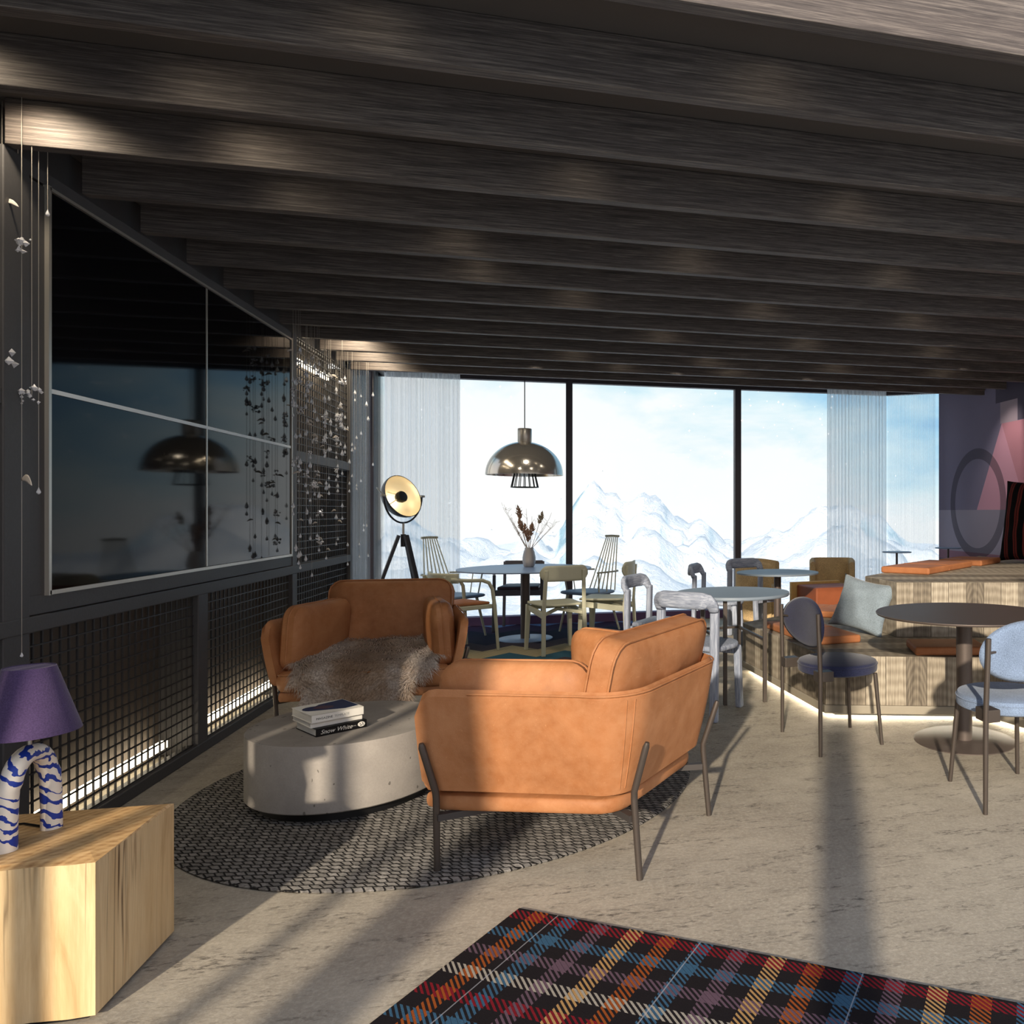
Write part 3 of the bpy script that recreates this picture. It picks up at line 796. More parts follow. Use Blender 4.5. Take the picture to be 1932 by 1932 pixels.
# fur hide on the left sofa
def hide():
    t = thing('fur_hide', 'shaggy brown and grey fur hide draped over the left loveseat seat', 'fur throw', (-1.145, 5.45, 0), R(-1))
    prof = [(.035, .475), (.0, .478), (-.06, .466), (-.15, .456), (-.3, .444), (-.40, .425), (-.452, .39), (-.472, .33), (-.475, .26), (-.478, .19)]
    PP, LP = rsamp([Vector((a, z, 0)) for a, z in prof], 60)
    rnd = random.Random(3)
    def outline(f):                                                 # half widths left and right along the length
        l = .30 + .09 * min(1, f / .3) + .02 * math.sin(9 * f) - .15 * max(0, f - .6) / .4 ; r = .33 + .11 * min(1, f / .25) - .03 * math.sin(6 * f + .5) - .25 * max(0, f - .35) / .65
        return -l + .02 * math.sin(31 * f), r + .025 * math.sin(27 * f + 1)
    b = MB(); nx = 48; ids = []
    for i in range(60):
        f = i / 59; l, r = outline(f); row = []
        for j in range(nx):
            x = l + (r - l) * j / (nx - 1); p = PP[i]
            wv = .006 * math.sin(14 * x + 6 * f) + .004 * math.sin(33 * x - 11 * f)
            e = min(j, nx - 1 - j) / 6
            row.append(b.vert((x, p.x - (.004 + wv * .6) , p.y + .008 + wv + .01 * min(1, e))))
        ids.append(row)
    for i in range(59):
        for j in range(nx - 1): b.face((ids[i][j], ids[i + 1][j], ids[i + 1][j + 1], ids[i][j + 1]))
    b.build('skin', MAT['fur'], t, smooth=True, auto=False)
    h = MB()
    for k in range(17000):
        edge = rnd.random() < .16
        i = rnd.randrange(59); j = rnd.choice((0, 1, nx - 2)) if edge and rnd.random() < .75 else rnd.randrange(nx - 1)
        if edge and rnd.random() < .25: i = rnd.choice((0, 58))
        A, B, Cc = b.v[ids[i][j]], b.v[ids[i][j + 1]], b.v[ids[i + 1][j]]
        p = A + (B - A) * rnd.random() + (Cc - A) * rnd.random()
        n = (Cc - A).cross(B - A).normalized()
        if n.y > 0 and n.z < .2: n = -n
        if n.z < -.3: n = -n
        dn = (Cc - A).normalized(); sd = (B - A).normalized()
        swirl = math.sin(7 * p.x + 5 * p.y) * .7
        out = 0
        if j <= 1: out = -1
        if j >= nx - 3: out = 1
        d = (dn * rnd.uniform(.4, 1) + sd * (swirl + rnd.uniform(-.6, .6) + out * rnd.uniform(.4, 1.6))).normalized()
        if i == 0: d = (-dn * .2 + sd * rnd.uniform(-.8, .8)).normalized()
        L = rnd.uniform(.025, .055) * (1.5 if out or i in (0, 58) else 1); w = rnd.uniform(.001, .0021)
        q1 = p + (d * .55 + n * .32) * L; q2 = p + (d * 1.05 + n * .22 + Vector((0, 0, -.15))) * L
        sv = d.cross(n).normalized() * w
        a0, a1, b0, b1, c0 = h.vert(p - sv), h.vert(p + sv), h.vert(q1 - sv * .8), h.vert(q1 + sv * .8), h.vert(q2)
        h.face((a0, a1, b1, b0)); h.face((b0, b1, c0))
    o = h.build('hair', MAT['fur'], t, smooth=True, auto=False); o['kind'] = 'stuff'
hide()

# ------------------------------------------------------------------ coffee table and books
t = thing('coffee_table', 'round solid concrete coffee table on the braided rug', 'coffee table', (-.995, 4.02, .012))
MB().lathe([(0, .045), (.40, .045), (.405, .05), (.405, .325), (.402, .329), (0, .329)], n=96).build('drum', MAT['concrete'], t, smooth=True)
MB().lathe([(0, 0), (.355, 0), (.355, .046), (0, .046)], n=64).build('plinth', MAT['ink_black'], t, smooth=True)
def textmesh(body, size, mat, parent, M, shear=0, name='lettering', ext=.0003):
    cu = bpy.data.curves.new('txt', 'FONT'); cu.body = body; cu.size = size; cu.extrude = ext; cu.shear = shear; cu.align_x = 'LEFT'; cu.align_y = 'CENTER'
    o = bpy.data.objects.new('txt', cu); COL.objects.link(o)
    dg = bpy.context.evaluated_depsgraph_get(); me = bpy.data.meshes.new_from_object(o.evaluated_get(dg))
    bpy.data.objects.remove(o); me.transform(M); me.materials.clear(); me.materials.append(mat)
    r = bpy.data.objects.new(name, me); COL.objects.link(r); r.parent = parent; return r
SPINE = Matrix(((1, 0, 0, 0), (0, 0, -1, 0), (0, 1, 0, 0), (0, 0, 0, 1)))    # text plane x-right, z-up, facing -y
def book(name, label, loc, rz, w, d, h, cover, spine_white=False):
    t = thing(name, label, 'book', loc, rz, 'books on the coffee table')
    b = MB(); b.box((w / 2, d / 2 + .002, h / 2), (w - .006, d - .006, h - .006)); b.build('pages', MAT['paper_white'], t)
    b = MB(); b.box((w / 2, d / 2, .0015), (w, d, .003)); b.box((w / 2, d / 2, h - .0015), (w, d, .003)); b.box((w / 2, .0015, h / 2), (w, .003, h)); b.build('cover', cover, t, bev=.0008)
    return t
ZT = .342
k = book('paperback_book', 'thick paperback with a black spine and white script at the bottom of the stack', (-1.058, 3.764, ZT), R(36.8), .214, .215, .034, MAT['ink_black'])
textmesh('Snow White', .026, MAT['paper_white'], k, Matrix.Translation((.018, -.0004, .016)) @ SPINE, .35)
b = MB(); b.v = []; M = Matrix.Translation((.19, -.0006, .018)) @ Matrix.Rotation(R(90), 4, 'X'); b.M = M
b.lathe([(0, .0008), (.0125, .0008), (.0125, 0), (0, 0)], n=24, sx=1.25, sy=.9); b.build('emblem', MAT['paper_white'], k)
b = MB(M)
for q in ((-.006, .003), (.005, .004), (.0, -.004), (-.004, -.005), (.007, -.002)): b.lathe([(0, .0014), (.0022, .0014), (.0022, .0008), (0, .0008)], c=(q[0], q[1], 0), n=10)
b.build('emblem', MAT['ink_black'], k)
textmesh('THE NOVEL', .006, MAT['ink_grey'], k, Matrix.Translation((.136, -.0004, .016)) @ SPINE)
k = book('magazine', 'white magazine in the middle of the stack on the coffee table', (-1.083, 3.776, ZT + .035), R(35), .215, .215, .022, MAT['paper_white'])
k = book('magazine', 'white magazine with a navy picture cover on top of the stack', (-1.075, 3.765, ZT + .0575), R(36.5), .218, .222, .036, MAT['paper_white'])
textmesh('MAGAZINE', .0135, MAT['ink_black'], k, Matrix.Translation((.018, -.0004, .017)) @ SPINE)
textmesh('TEMPLATE', .0135, MAT['ink_grey'], k, Matrix.Translation((.093, -.0004, .017)) @ SPINE)
b = MB(); ol = arc(.055, .125, .045, R(60), R(240), 10) + [(.10, .055), (.15, .03), (.214, .045), (.214, .215), (.10, .185)]
b.prism(ol, .0361, .0366); b.build('cover_picture', MAT['cover_navy'], k, label='navy cover picture')
b = MB(); b.prism([(.05, .12), (.09, .08), (.125, .085), (.135, .12), (.10, .155), (.07, .15)], .0366, .0369); b.build('cover_picture', MAT['cover_plum'], k, label='plum patch of the cover picture')

# ------------------------------------------------------------------ rugs
b = MB(); b.lathe([(0, 0), (1.14, 0), (1.145, .006), (1.135, .011), (0, .011)], n=128); o = b.build('round_rug', MAT['braid'], smooth=True); o.location = (-.54, 4.10, .001)
tag(o, 'round braided grey wool rug under the coffee table', 'rug')
a = math.atan2(-.858, 1.33)
b = MB(); b.box((1.25, .8, .005), (2.5, 1.6, .008))
o = b.build('tartan_rug', MAT['plaid'], bev=.002); o.location = (-.158, 2.71, .001); o.rotation_euler = (0, 0, a); o.scale = (1, -1, 1)
o.scale = (1, 1, 1)
me = o.data
for vv in me.vertices: vv.co.y *= -1
me.flip_normals()
tag(o, 'multicoloured tartan rug at the bottom front of the room', 'rug')
b = MB(); b.box((-.45, 8.05, .004), (3.0, 3.0, .006)); o = b.build('chevron_rug', MAT['chevron']); o.location = (0, 0, .001); tag(o, 'navy, plum, beige and teal chevron rug under the dining table', 'rug')

# ------------------------------------------------------------------ timber block side table and lamp
def block():
    t = thing('timber_block_table', 'chunky pale timber block side table at the bottom left', 'side table', (-1.45, 2.6, 0))
    ox, oy = -1.45, 2.6
    out = [(-1.188, 2.398), (-1.19, 2.82), (-1.75, 2.822), (-1.86, 2.70), (-1.87, 2.55), (-1.80, 2.44), (-1.70, 2.40), (-1.55, 2.388), (-1.42, 2.396), (-1.33, 2.402), (-1.246, 2.394)]
    inn = [(-1.232, 2.462), (-1.195, 2.80), (-1.745, 2.815), (-1.85, 2.70), (-1.86, 2.55), (-1.79, 2.45), (-1.70, 2.41), (-1.56, 2.402), (-1.44, 2.414), (-1.36, 2.425), (-1.29, 2.436)]
    b = MB(); n = len(out); loc = lambda p: (p[0] - ox, p[1] - oy)
    lo = [b.vert((*loc(p), .012)) for p in out]; hi = [b.vert((*loc(p), .408)) for p in out]
    for i in range(n): b.face((lo[i], lo[(i + 1) % n], hi[(i + 1) % n], hi[i]))
    b.face(lo[::-1])
    b.build('trunk', MAT['timber'], t)
    b = MB(); hi = [b.vert((*loc(p), .408)) for p in out]; tp = [b.vert((*loc(p), .415)) for p in inn]
    for i in range(n): b.face((hi[i], hi[(i + 1) % n], tp[(i + 1) % n], tp[i]))
    b.face(tp); b.build('top', MAT['timber_top'], t)
    b = MB(); q = [((p[0] + 1.5) * .93 - 1.5, (p[1] - 2.6) * .93 + 2.6) for p in out]; b.prism([loc(p) for p in q], 0, .013); b.build('plinth', MAT['ink_black'], t)
block()
t = thing('table_lamp', 'small table lamp with purple shade and blue patterned arch base', 'lamp', (-1.438, 2.592, .4155))
pts = [(-.01, -.0765, 0), (-.01, -.0765, .06), (-.008, -.0765, .12), (-.006, -.0765, .16)] + [(0, -.0765 * math.cos(PI * i / 14), .16 + .0765 * math.sin(PI * i / 14)) for i in range(1, 14)] + [(.006, .0765, .16), (.008, .0765, .12), (.01, .0765, .06), (.01, .0765, 0)]
MB().tube(pts, .0245, 24).build('arch_base', MAT['glaze'], t, smooth=True, label='white ceramic arch with cobalt blue squiggles')
MB().tube([(0, 0, .255), (0, 0, .44)], .006, 10).build('stem', MAT['silver_trim'], t, smooth=True)
sh = MB(); n = 64
sh.lathe([(.1115, .294), (.0565, .474), (.0545, .474), (.1095, .294), (.1115, .294)], n=64); sh.build('lamp_shade', MAT['shade_purple'], t, smooth=True, label='purple fabric shade')
MB().lathe([(0, .468), (.0555, .468), (.0555, .472), (0, .472)], n=48).build('shade_cap', MAT['shade_purple'], t)
MB().tube([(-.02, .085, .004), (-.08, .12, .004), (-.16, .11, .004), (-.25, .1, .004)], .003, 6).build('cord', MAT['ink_black'], t, smooth=True)

# ------------------------------------------------------------------ tripod lamp, pendant
t = thing('tripod_floor_lamp', 'black tripod floor lamp with a brass lined searchlight head', 'floor lamp', (-1.55, 8.22, 0))
hd = 1.47
F = Vector((FWD.x, FWD.y, 0)); SD = Vector((SIDE.x, SIDE.y, 0))
axis = (-F * .34 + SD * .92 + Vector((0, 0, .36))).normalized()
q = axis.to_track_quat('Z', 'Y').to_matrix().to_4x4(); M = Matrix.Translation((0, 0, hd)) @ q
r0 = .215
outer = [(r0 * math.sin(a_), -r0 * .78 * math.cos(a_)) for a_ in [R(x) for x in range(0, 91, 9)]]
b = MB(M); b.lathe([(0.0, outer[0][1])] + outer[1:] + [(r0 - .006, .0)], n=40); b.build('reflector_shell', MAT['lamp_black'], t, smooth=True)
b = MB(M); b.lathe([(r0 - .006, 0)] + [((r0 - .007) * math.sin(a_), -(r0 - .012) * .76 * math.cos(a_)) for a_ in [R(x) for x in range(90, -1, -9)]], n=40); b.build('reflector_lining', MAT['brass_inside'], t, smooth=True, label='brass lining')
b = MB(M); b.lathe([(0, -.075), (.04, -.07), (.055, -.04), (.056, -.01), (.05, .0), (0, .005)], n=24); b.build('bulb_cap', MAT['ink_black'], t, smooth=True)
for q0, q1 in (((-.045, -.02, -.04), (-.09, -.05, -.11)), ((-.03, .03, -.045), (-.06, .08, -.115))):
    b = MB(M); b.tube([q0, q1], .005, 6); b.build('bulb_arm', MAT['brass_inside'], t, smooth=True)
l = bpy.data.lights.new('lamp_bulb', 'POINT'); l.energy = 1.1; l.color = (1, .95, .84); l.shadow_soft_size = .02; lo_ = bpy.data.objects.new('lamp_bulb', l); COL.objects.link(lo_); lo_.location = Vector((-1.55, 8.22, hd)) - axis * .10
side = axis.cross(Vector((0, 0, 1))).normalized(); HS = -1 if side.dot(SD) > 0 else 1
b = MB(); b.tube([Vector((0, 0, hd)) + side * (r0 + .02) * math.cos(a_) + Vector((0, 0, -1)) * (r0 + .045) * math.sin(a_) for a_ in [R(x) for x in range(0, 181, 10)]], .009, 8); b.build('yoke', MAT['lamp_black'], t, smooth=True)
for sg in (1, -1):
    b = MB(); b.tube([Vector((0, 0, hd)) + side * sg * (r0 + .0), Vector((0, 0, hd)) + side * sg * (r0 + .05)], .012, 8); b.build('pivot_knob', MAT['silver_trim'], t, smooth=True)
b = MB(); b.tube([Vector((0, 0, hd + .01)) + side * HS * (r0 + .03), Vector((0, 0, hd + .07)) + side * HS * (r0 + .10)], .006, 6); b.build('tilt_handle', MAT['silver_trim'], t, smooth=True)
MB().tube([(0, 0, hd - r0 - .045), (0, 0, 1.06)], .011, 10).build('stem', MAT['silver_trim'], t, smooth=True)
MB().tube([(0, 0, 1.10), (0, 0, .98)], .024, 12).build('hub', MAT['lamp_black'], t, smooth=True)
for a_ in (R(70), R(200), R(318)):
    b = MB(); d = Vector((math.cos(a_), math.sin(a_), 0)); b.bar(d * .04 + Vector((0, 0, 1.09)), d * .42 + Vector((0, 0, 0)), .045, .03); b.build('leg', MAT['lamp_black'], t, bev=.004)
t = thing('pendant_lamp', 'smoked chrome dome pendant lamp hanging over the dining table', 'pendant lamp', (-.44, 8.46, 1.695))
dome = [(.385 * math.sin(a_), .345 * math.cos(a_)) for a_ in [R(x) for x in range(10, 91, 5)]]
b = MB(); b.lathe([(.06, .352)] + dome + [(.378, 0)] + [(x * .98, z * .975) for x, z in dome[::-1]], n=64); b.build('dome_shade', MAT['chrome'], t, smooth=True)
MB().lathe([(0, .34), (.066, .34), (.07, .345), (.07, .475), (.066, .48), (0, .48)], n=32).build('cap', MAT['silver_trim'], t, smooth=True, label='brushed silver cap')
b = MB()
for i in range(16):
    a_ = 2 * PI * i / 16; b.tube([(.10 * math.cos(a_), .10 * math.sin(a_), .04), (.136 * math.cos(a_), .136 * math.sin(a_), -.125)], .0045, 6)
b.tube([(.136 * math.cos(2 * PI * i / 32), .136 * math.sin(2 * PI * i / 32), -.125) for i in range(32)], .005, 6, True)
b.build('wire_cage', MAT['ink_black'], t, smooth=True, label='black wire cage')
MB().lathe([(0, -.02), (.03, -.01), (.04, .03), (.03, .07), (.015, .1), (.015, .33), (0, .33)], n=20).build('bulb', MAT['white_trim'], t, smooth=True)
MB().tube([(0, 0, .478), (0, 0, 3.045 - 1.695)], .005, 8).build('cable', MAT['ink_black'], t, smooth=True)

# ------------------------------------------------------------------ tables
def pedestal(name, label, loc, r, h, br, cr, tm, cm, bm_, th=.012, cat='table', bth=.008):
    t = thing(name, label, cat, loc)
    MB().lathe([(0, h - th), (r - .004, h - th), (r, h - th * .4), (r - .002, h), (0, h)], n=96).build('tabletop', tm, t, smooth=True)
    MB().tube([(0, 0, bth * .5), (0, 0, h - th)], cr, 32).build('column', cm, t, smooth=True)
    MB().lathe([(0, 0), (br, 0), (br, bth * .6), (br - .006, bth), (0, bth)], n=72).build('base_plate', bm_, t, smooth=True)
    return t
ZR = .0085
pedestal('round_dining_table', 'large round blue-grey dining table with the vase on it', (-.435, 8.455, ZR), .667, .728, .274, .046, MAT['blue_lacquer'], MAT['dark_column'], MAT['blue_lacquer'], cat='dining table')
pedestal('round_cafe_table', 'dark bronze round cafe table beside the light blue chair at right', (2.21, 4.105, 0), .506, .735, .287, .0458, MAT['table_bronze'], MAT['table_bronze'], MAT['table_bronze'])
pedestal('round_cafe_table', 'blue-grey round pedestal table by the window between the brown tub chairs', (1.96, 7.34, 0), .398, .735, .2, .035, MAT['grey_linoleum'], MAT['dark_column'], MAT['dark_column'], .016)
pedestal('small_side_table', 'tiny round side table behind the upper seat cushions, in front of the curtain', (3.486, 7.988, .4005), .16, .48, .11, .012, MAT['blue_lacquer'], MAT['dark_column'], MAT['dark_column'], .01, 'side table')
pedestal('small_side_table', 'tiny round side table in front of the mural wall', (4.49, 8.74, .4005), .16, .48, .11, .012, MAT['blue_lacquer'], MAT['dark_column'], MAT['dark_column'], .01, 'side table')
t = thing('round_cafe_table', 'grey round table on four dark legs between the blue-grey wooden chairs', 'table', (1.15, 5.56, 0))
MB().lathe([(0, .715), (.405, .715), (.41, .722), (.408, .738), (0, .738)], n=96).build('tabletop', MAT['grey_linoleum'], t, smooth=True)
LG = [(-.118, -.312), (.166, -.292), (.122, .359), (-.17, .32)]
for x, y in LG:
    b = MB(); b.box((x, y, .358), (.026, .026, .715)); b.build('leg', MAT['leg_bronze'], t, bev=.002)
b = MB()
for i, j in ((0, 3), (3, 2), (2, 1)): b.bar((*LG[i], .43), (*LG[j], .43), .018, .018)
b.build('stretcher', MAT['leg_bronze'], t)

# vase with dried stems
t = thing('vase', 'ribbed pewter vase standing on the dining table', 'vase', (-.405, 8.63, .7370))
MB().lathe([(0, 0), (.045, 0), (.055, .01), (.067, .06), (.067, .10), (.055, .16), (.045, .185), (.046, .2), (.041, .2), (.045, .16), (0, .15)], n=40).build('vessel', MAT['pewter'], t, smooth=True)
fl = thing('dried_flowers', 'bunch of dried seed heads and twigs in the vase', 'dried flowers', (-.405, 8.63, .887))
rnd = random.Random(12)
heads = [(-.11, 0, .44, 'dry_seed'), (-.10, .02, .31, 'dry_seed'), (-.03, -.03, .25, 'dry_seed'), (.0, -.04, .20, 'dry_seed'), (.12, .02, .38, 'dry_pale'), (.02, .03, .26, 'dry_seed')]
for x, y, z, mm in heads:
    b = MB(); X, Y_ = SD * x + F * y, 0
    p = [Vector((0, 0, -.12)), X * .25 + Vector((0, 0, .06)), X * .7 + Vector((0, 0, z * .65)), X + Vector((0, 0, z))]
    b.tube(p, .0025, 5); b.build('stem', MAT['dry_stem'], fl, smooth=True)
    b = MB(); d = (p[3] - p[2]).normalized(); h0 = p[3] - d * .09
    for i in range(70):
        f = rnd.random(); r = .042 * math.sin(PI * min(1, f * .9 + .12)) * rnd.uniform(.5, 1); a_ = rnd.uniform(0, 2 * PI)
        s1 = d.cross(Vector((0, 1, .1))).normalized(); s2 = d.cross(s1)
        cpt = h0 + d * .13 * f; o_ = (s1 * math.cos(a_) + s2 * math.sin(a_)) * r
        b.tube([cpt, cpt + o_ * .6 + d * .012, cpt + o_ + d * .028], [.002, .0068, .001], 5)
    b.build('seed_head', MAT[mm], fl, smooth=True)
for i in range(13):
    x = rnd.choice((-.33, -.22, -.05, .05, .16, .26, .3)) * rnd.uniform(.7, 1.1); z = rnd.uniform(.3, .55); y = rnd.uniform(-.1, .1); X = SD * x + F * y
    b = MB(); b.tube([Vector((0, 0, -.12)), X * .12 + Vector((0, 0, .05)), X * .55 + Vector((0, 0, z * .55)), X * .9 + Vector((0, 0, z * .85)), X + Vector((0, 0, z))], [.002, .002, .0018, .0014, .001], 4)
    for k in range(5):
        f = rnd.uniform(.4, .95); p0 = X * f + Vector((0, 0, z * f)); b.tube([p0, p0 + Vector((rnd.uniform(-.05, .05), rnd.uniform(-.05, .05), rnd.uniform(.01, .06)))], .0011, 4)
    b.build('twig', MAT['dry_stem'], fl, smooth=True)

# ------------------------------------------------------------------ chairs (front = local +x)
def round_chair(label, loc, rz, cloth):
    t = thing('round_seat_chair', label, 'chair', loc, rz)
    st = MB().lathe([(0, .40), (.215, .40), (.228, .408), (.23, .42), (.23, .447), (.224, .462), (.21, .467), (0, .469)], c=(.03, 0, 0), n=64).build('seat', cloth, t, smooth=True)
    MB().tube([(.03 + .2305 * math.cos(2 * PI * i / 64), .2305 * math.sin(2 * PI * i / 64), .447) for i in range(64)], .003, 6, True).build('piping', cloth, st, smooth=True)
    b = MB()
    for sg in (1, -1):
        def fn(a_, r_):
            ang = 2 * PI * a_; rr = r_
            y = .285 * rr * math.cos(ang); z = .14 * rr * math.sin(ang)
            x = -.165 + .0 - .10 * (y / .285) ** 2 * .3 + sg * .014 * (1 - rr ** 6) ** .5
            return (x, y, .69 + z)
        b.grid(lambda a_, r_: fn(a_, r_), 48, 10, True)
    weld(b.build('backrest', cloth, t, smooth=True, auto=False), .0008)
    for sg in (1, -1):
        MB().tube([(-.205, sg * .259, 0), (-.205, sg * .257, .44), (-.215, sg * .25, .765)], [.0105, .0125, .0125], 12).build('leg', MAT['leg_bronze'], t, smooth=True)
        MB().tube([(.215, sg * .19, 0), (.185, sg * .165, .402)], [.0105, .0125], 12).build('leg', MAT['leg_bronze'], t, smooth=True)
        b = MB(); b.box((-.17, sg * .225, .425), (.09, .07, .055)); b.build('bracket', MAT['leg_bronze'], t, bev=.003)
        b = MB(); b.tube([(-.21, sg * .25, .70), (-.19, sg * .2, .70)], .006, 8); b.build('back_pin', MAT['leg_bronze'], t, smooth=True)
    return t
round_chair('navy upholstered chair with round seat and back, left of the bronze table', (1.478, 4.30, 0), R(8), MAT['navy_wool'])
round_chair('light blue upholstered chair with round seat, cut off at the right edge', (2.006, 3.29, 0), R(92.6), MAT['blue_wool'])

def side_chair(label, loc, rz):
    t = thing('wooden_side_chair', label, 'chair', loc, rz, 'olive wooden side chairs at the dining table'); m = MAT['olive_paint']
    b = MB()
    def fs(a_, c_):
        x = -.19 + .43 * a_; w = (.185 + .04 * a_) * (1 - .25 * max(0, abs(a_ - .5) * 2 - .75) / .25 * .5); y = (-1 + 2 * c_) * w
        z = .452 - .028 * (1 - (abs(-1 + 2 * c_)) ** 2) * math.sin(PI * min(1, a_ * 1.05)) + (.012 if a_ > .8 else 0) * 0
        return (x, y, z)
    b.grid(fs, 16, 16); b.build('seat', m, t, smooth=True, solid=.018)
    b = MB()
    def fb(a_, c_):
        y = (-1 + 2 * a_) * .225; e = abs(-1 + 2 * a_); hh = .072 * (1 - max(0, (e - .72) / .28) ** 2.2 * .75)
        z = .745 + (-1 + 2 * c_) * hh; x = -.245 + .05 * (y / .225) ** 2 - .03 * (z - .745)
        return (x, y, z)
    b.grid(fb, 24, 8); b.build('backrest', m, t, smooth=True, solid=.016)
    for sg in (1, -1):
        MB().bar((-.225, sg * .20, 0), (-.205, sg * .19, .42), .034, .03, (1, 0, 0)).bar((-.205, sg * .19, .41), (-.232, sg * .175, .775), .032, .024, (1, 0, 0)).build('leg', m, t, bev=.004)
        MB().bar((.235, sg * .215, 0), (.215, sg * .2, .43), .03, .034, (1, 0, 0), .042, .048).build('leg', m, t, bev=.004)
        MB().bar((-.2, sg * .188, .36), (.21, sg * .198, .405), .022, .055).build('side_rail', m, t, bev=.003)
    MB().bar((.205, -.2, .405), (.205, .2, .405), .022, .045).bar((-.2, -.19, .37), (-.02, 0, .40), .02, .03).bar((-.2, .19, .37), (-.02, 0, .40), .02, .03).build('front_rail', m, t, bev=.003)
    return t
side_chair('olive wooden chair seen from behind at the near side of the dining table', (-.11, 7.64, ZR), R(110))
sc2 = side_chair('olive wooden chair seen side on, right of the dining table with the spindle chair behind', (.39, 8.02, ZR), R(162))

def arm_chair_olive(label, loc, rz):
    t = thing('wooden_armchair', label, 'chair', loc, rz); m = MAT['olive_paint']
    b = MB(); b.prism([(-.2, -.2), (.22, -.235), (.22, .235), (-.2, .2)], .395, .435); b.build('seat_frame', m, t, bev=.006)
    cushion_slab([(-.18, -.18), (.0, -.2), (.2, -.215), (.2, 0), (.2, .215), (0, .2), (-.18, .18), (-.19, 0)], .437, .46, .012, .008).build('seat_pad', MAT['seat_leather'], t, smooth=True, label='orange leather seat pad')
    for sg in (1, -1):
        MB().tube([(.255, sg * .27, 0), (.225, sg * .258, .42), (.205, sg * .25, .58), (.17, sg * .25, .64), (.10, sg * .252, .668), (-.05, sg * .25, .675), (-.2, sg * .215, .69)], [.014, .018, .017, .017, .017, .017, .017], 12).build('arm', m, t, smooth=True)
        MB().bar((-.26, sg * .2, 0), (-.2, sg * .185, .43), .026, .03, (1, 0, 0)).bar((-.2, sg * .185, .42), (-.235, sg * .175, .72), .026, .026, (1, 0, 0)).build('leg', m, t, bev=.005)
    b = MB()
    def fb(a_, c_):
        y = (-1 + 2 * a_) * .235; return (-.25 + .12 * (y / .235) ** 2, y, .70 + (-1 + 2 * c_) * .045)
    b.grid(fb, 20, 6); b.build('backrest', m, t, smooth=True, solid=.026)
    return t
arm_chair_olive('olive wooden armchair with an orange seat pad, partly behind the left sofa', (-1.014, 7.886, ZR), R(38))

def spindle_chair(label, loc, rz):
    t = thing('spindle_chair', label, 'chair', loc, rz, 'high back spindle chairs at the dining table'); m = MAT['olive_paint']
    pl = [(-.2, -.2), (-.22, -.12), (-.22, .12), (-.2, .2), (.0, .27), (.2, .25), (.24, .15), (.24, -.15), (.2, -.25), (.0, -.27)]
    P, _ = rsamp(pl + [pl[0]], 41); cushion_slab([tuple(p) for p in P[:-1]], .41, .445, .03, 0).build('seat', MAT['slate_seat'], t, smooth=True, label='slate blue seat')
    for i in range(7):
        y = -.19 + .38 * i / 6; MB().tube([(-.19 - .01, y, .44), (-.36, y * .42, 1.03)], [.007, .006], 8).build('spindle', m, t, smooth=True)
    b = MB(); b.tube([(-.363, -.10, 1.032), (-.37, 0, 1.036), (-.363, .10, 1.032)], .013, 8); b.build('crest_rail', MAT['olive_dark'], t, smooth=True)
    for sg in (1, -1):
        b = MB(); b.tube([(-.26, sg * .17, .655), (-.2, sg * .235, .655), (.0, sg * .27, .655), (.15, sg * .265, .655)], .009, 8); b.build('arm', MAT['olive_dark'], t, smooth=True)
        MB().tube([(.10, sg * .24, .44), (.13, sg * .266, .655)], .008, 8).build('arm_post', m, t, smooth=True)
        MB().tube([(-.02, sg * .24, .44), (-.01, sg * .268, .655)], .006, 8).build('arm_post', m, t, smooth=True)
        MB().tube([(.15, sg * .17, .42), (.22, sg * .23, 0)], [.016, .011], 10).build('leg', m, t, smooth=True)
        MB().tube([(-.14, sg * .15, .42), (-.25, sg * .21, 0)], [.016, .011], 10).build('leg', m, t, smooth=True)
    return t
spindle_chair('high back spindle armchair right of the dining table with slate seat', (.22, 8.86, ZR), R(224))
spindle_chair('high back spindle armchair left of the dining table in front of the curtain', (-1.17, 8.76, ZR), R(-42))

t = thing('dark_armchair', 'charcoal wooden armchair behind the dining table by the window', 'chair', (-.52, 9.20, ZR), R(-95)); m = MAT['charcoal_wood']
for sg in (1, -1):
    MB().bar((.2, sg * .26, 0), (.2, sg * .25, .62), .032, .03, (1, 0, 0)).build('leg', m, t, bev=.005)
    MB().bar((-.22, sg * .22, 0), (-.25, sg * .21, .74), .032, .03, (1, 0, 0)).build('leg', m, t, bev=.005)
    MB().bar((.22, sg * .25, .635), (-.25, sg * .22, .66), .035, .025).build('arm', m, t, bev=.006)
MB().bar((.2, -.25, .42), (.2, .25, .42), .03, .06).bar((-.22, -.21, .42), (-.22, .21, .42), .03, .06).bar((.2, .25, .42), (-.22, .215, .42), .025, .05).bar((.2, -.25, .42), (-.22, -.215, .42), .025, .05).build('seat_frame', m, t, bev=.004)
cushion_slab([(-.2, -.19), (.2, -.22), (.2, .22), (-.2, .19)], .45, .49, .02, .01).build('seat_pad', MAT['plum_leather'], t, smooth=True, label='plum seat pad')
MB().bar((-.245, -.21, .70), (-.245, .21, .70), .025, .10).build('backrest', m, t, bev=.008)

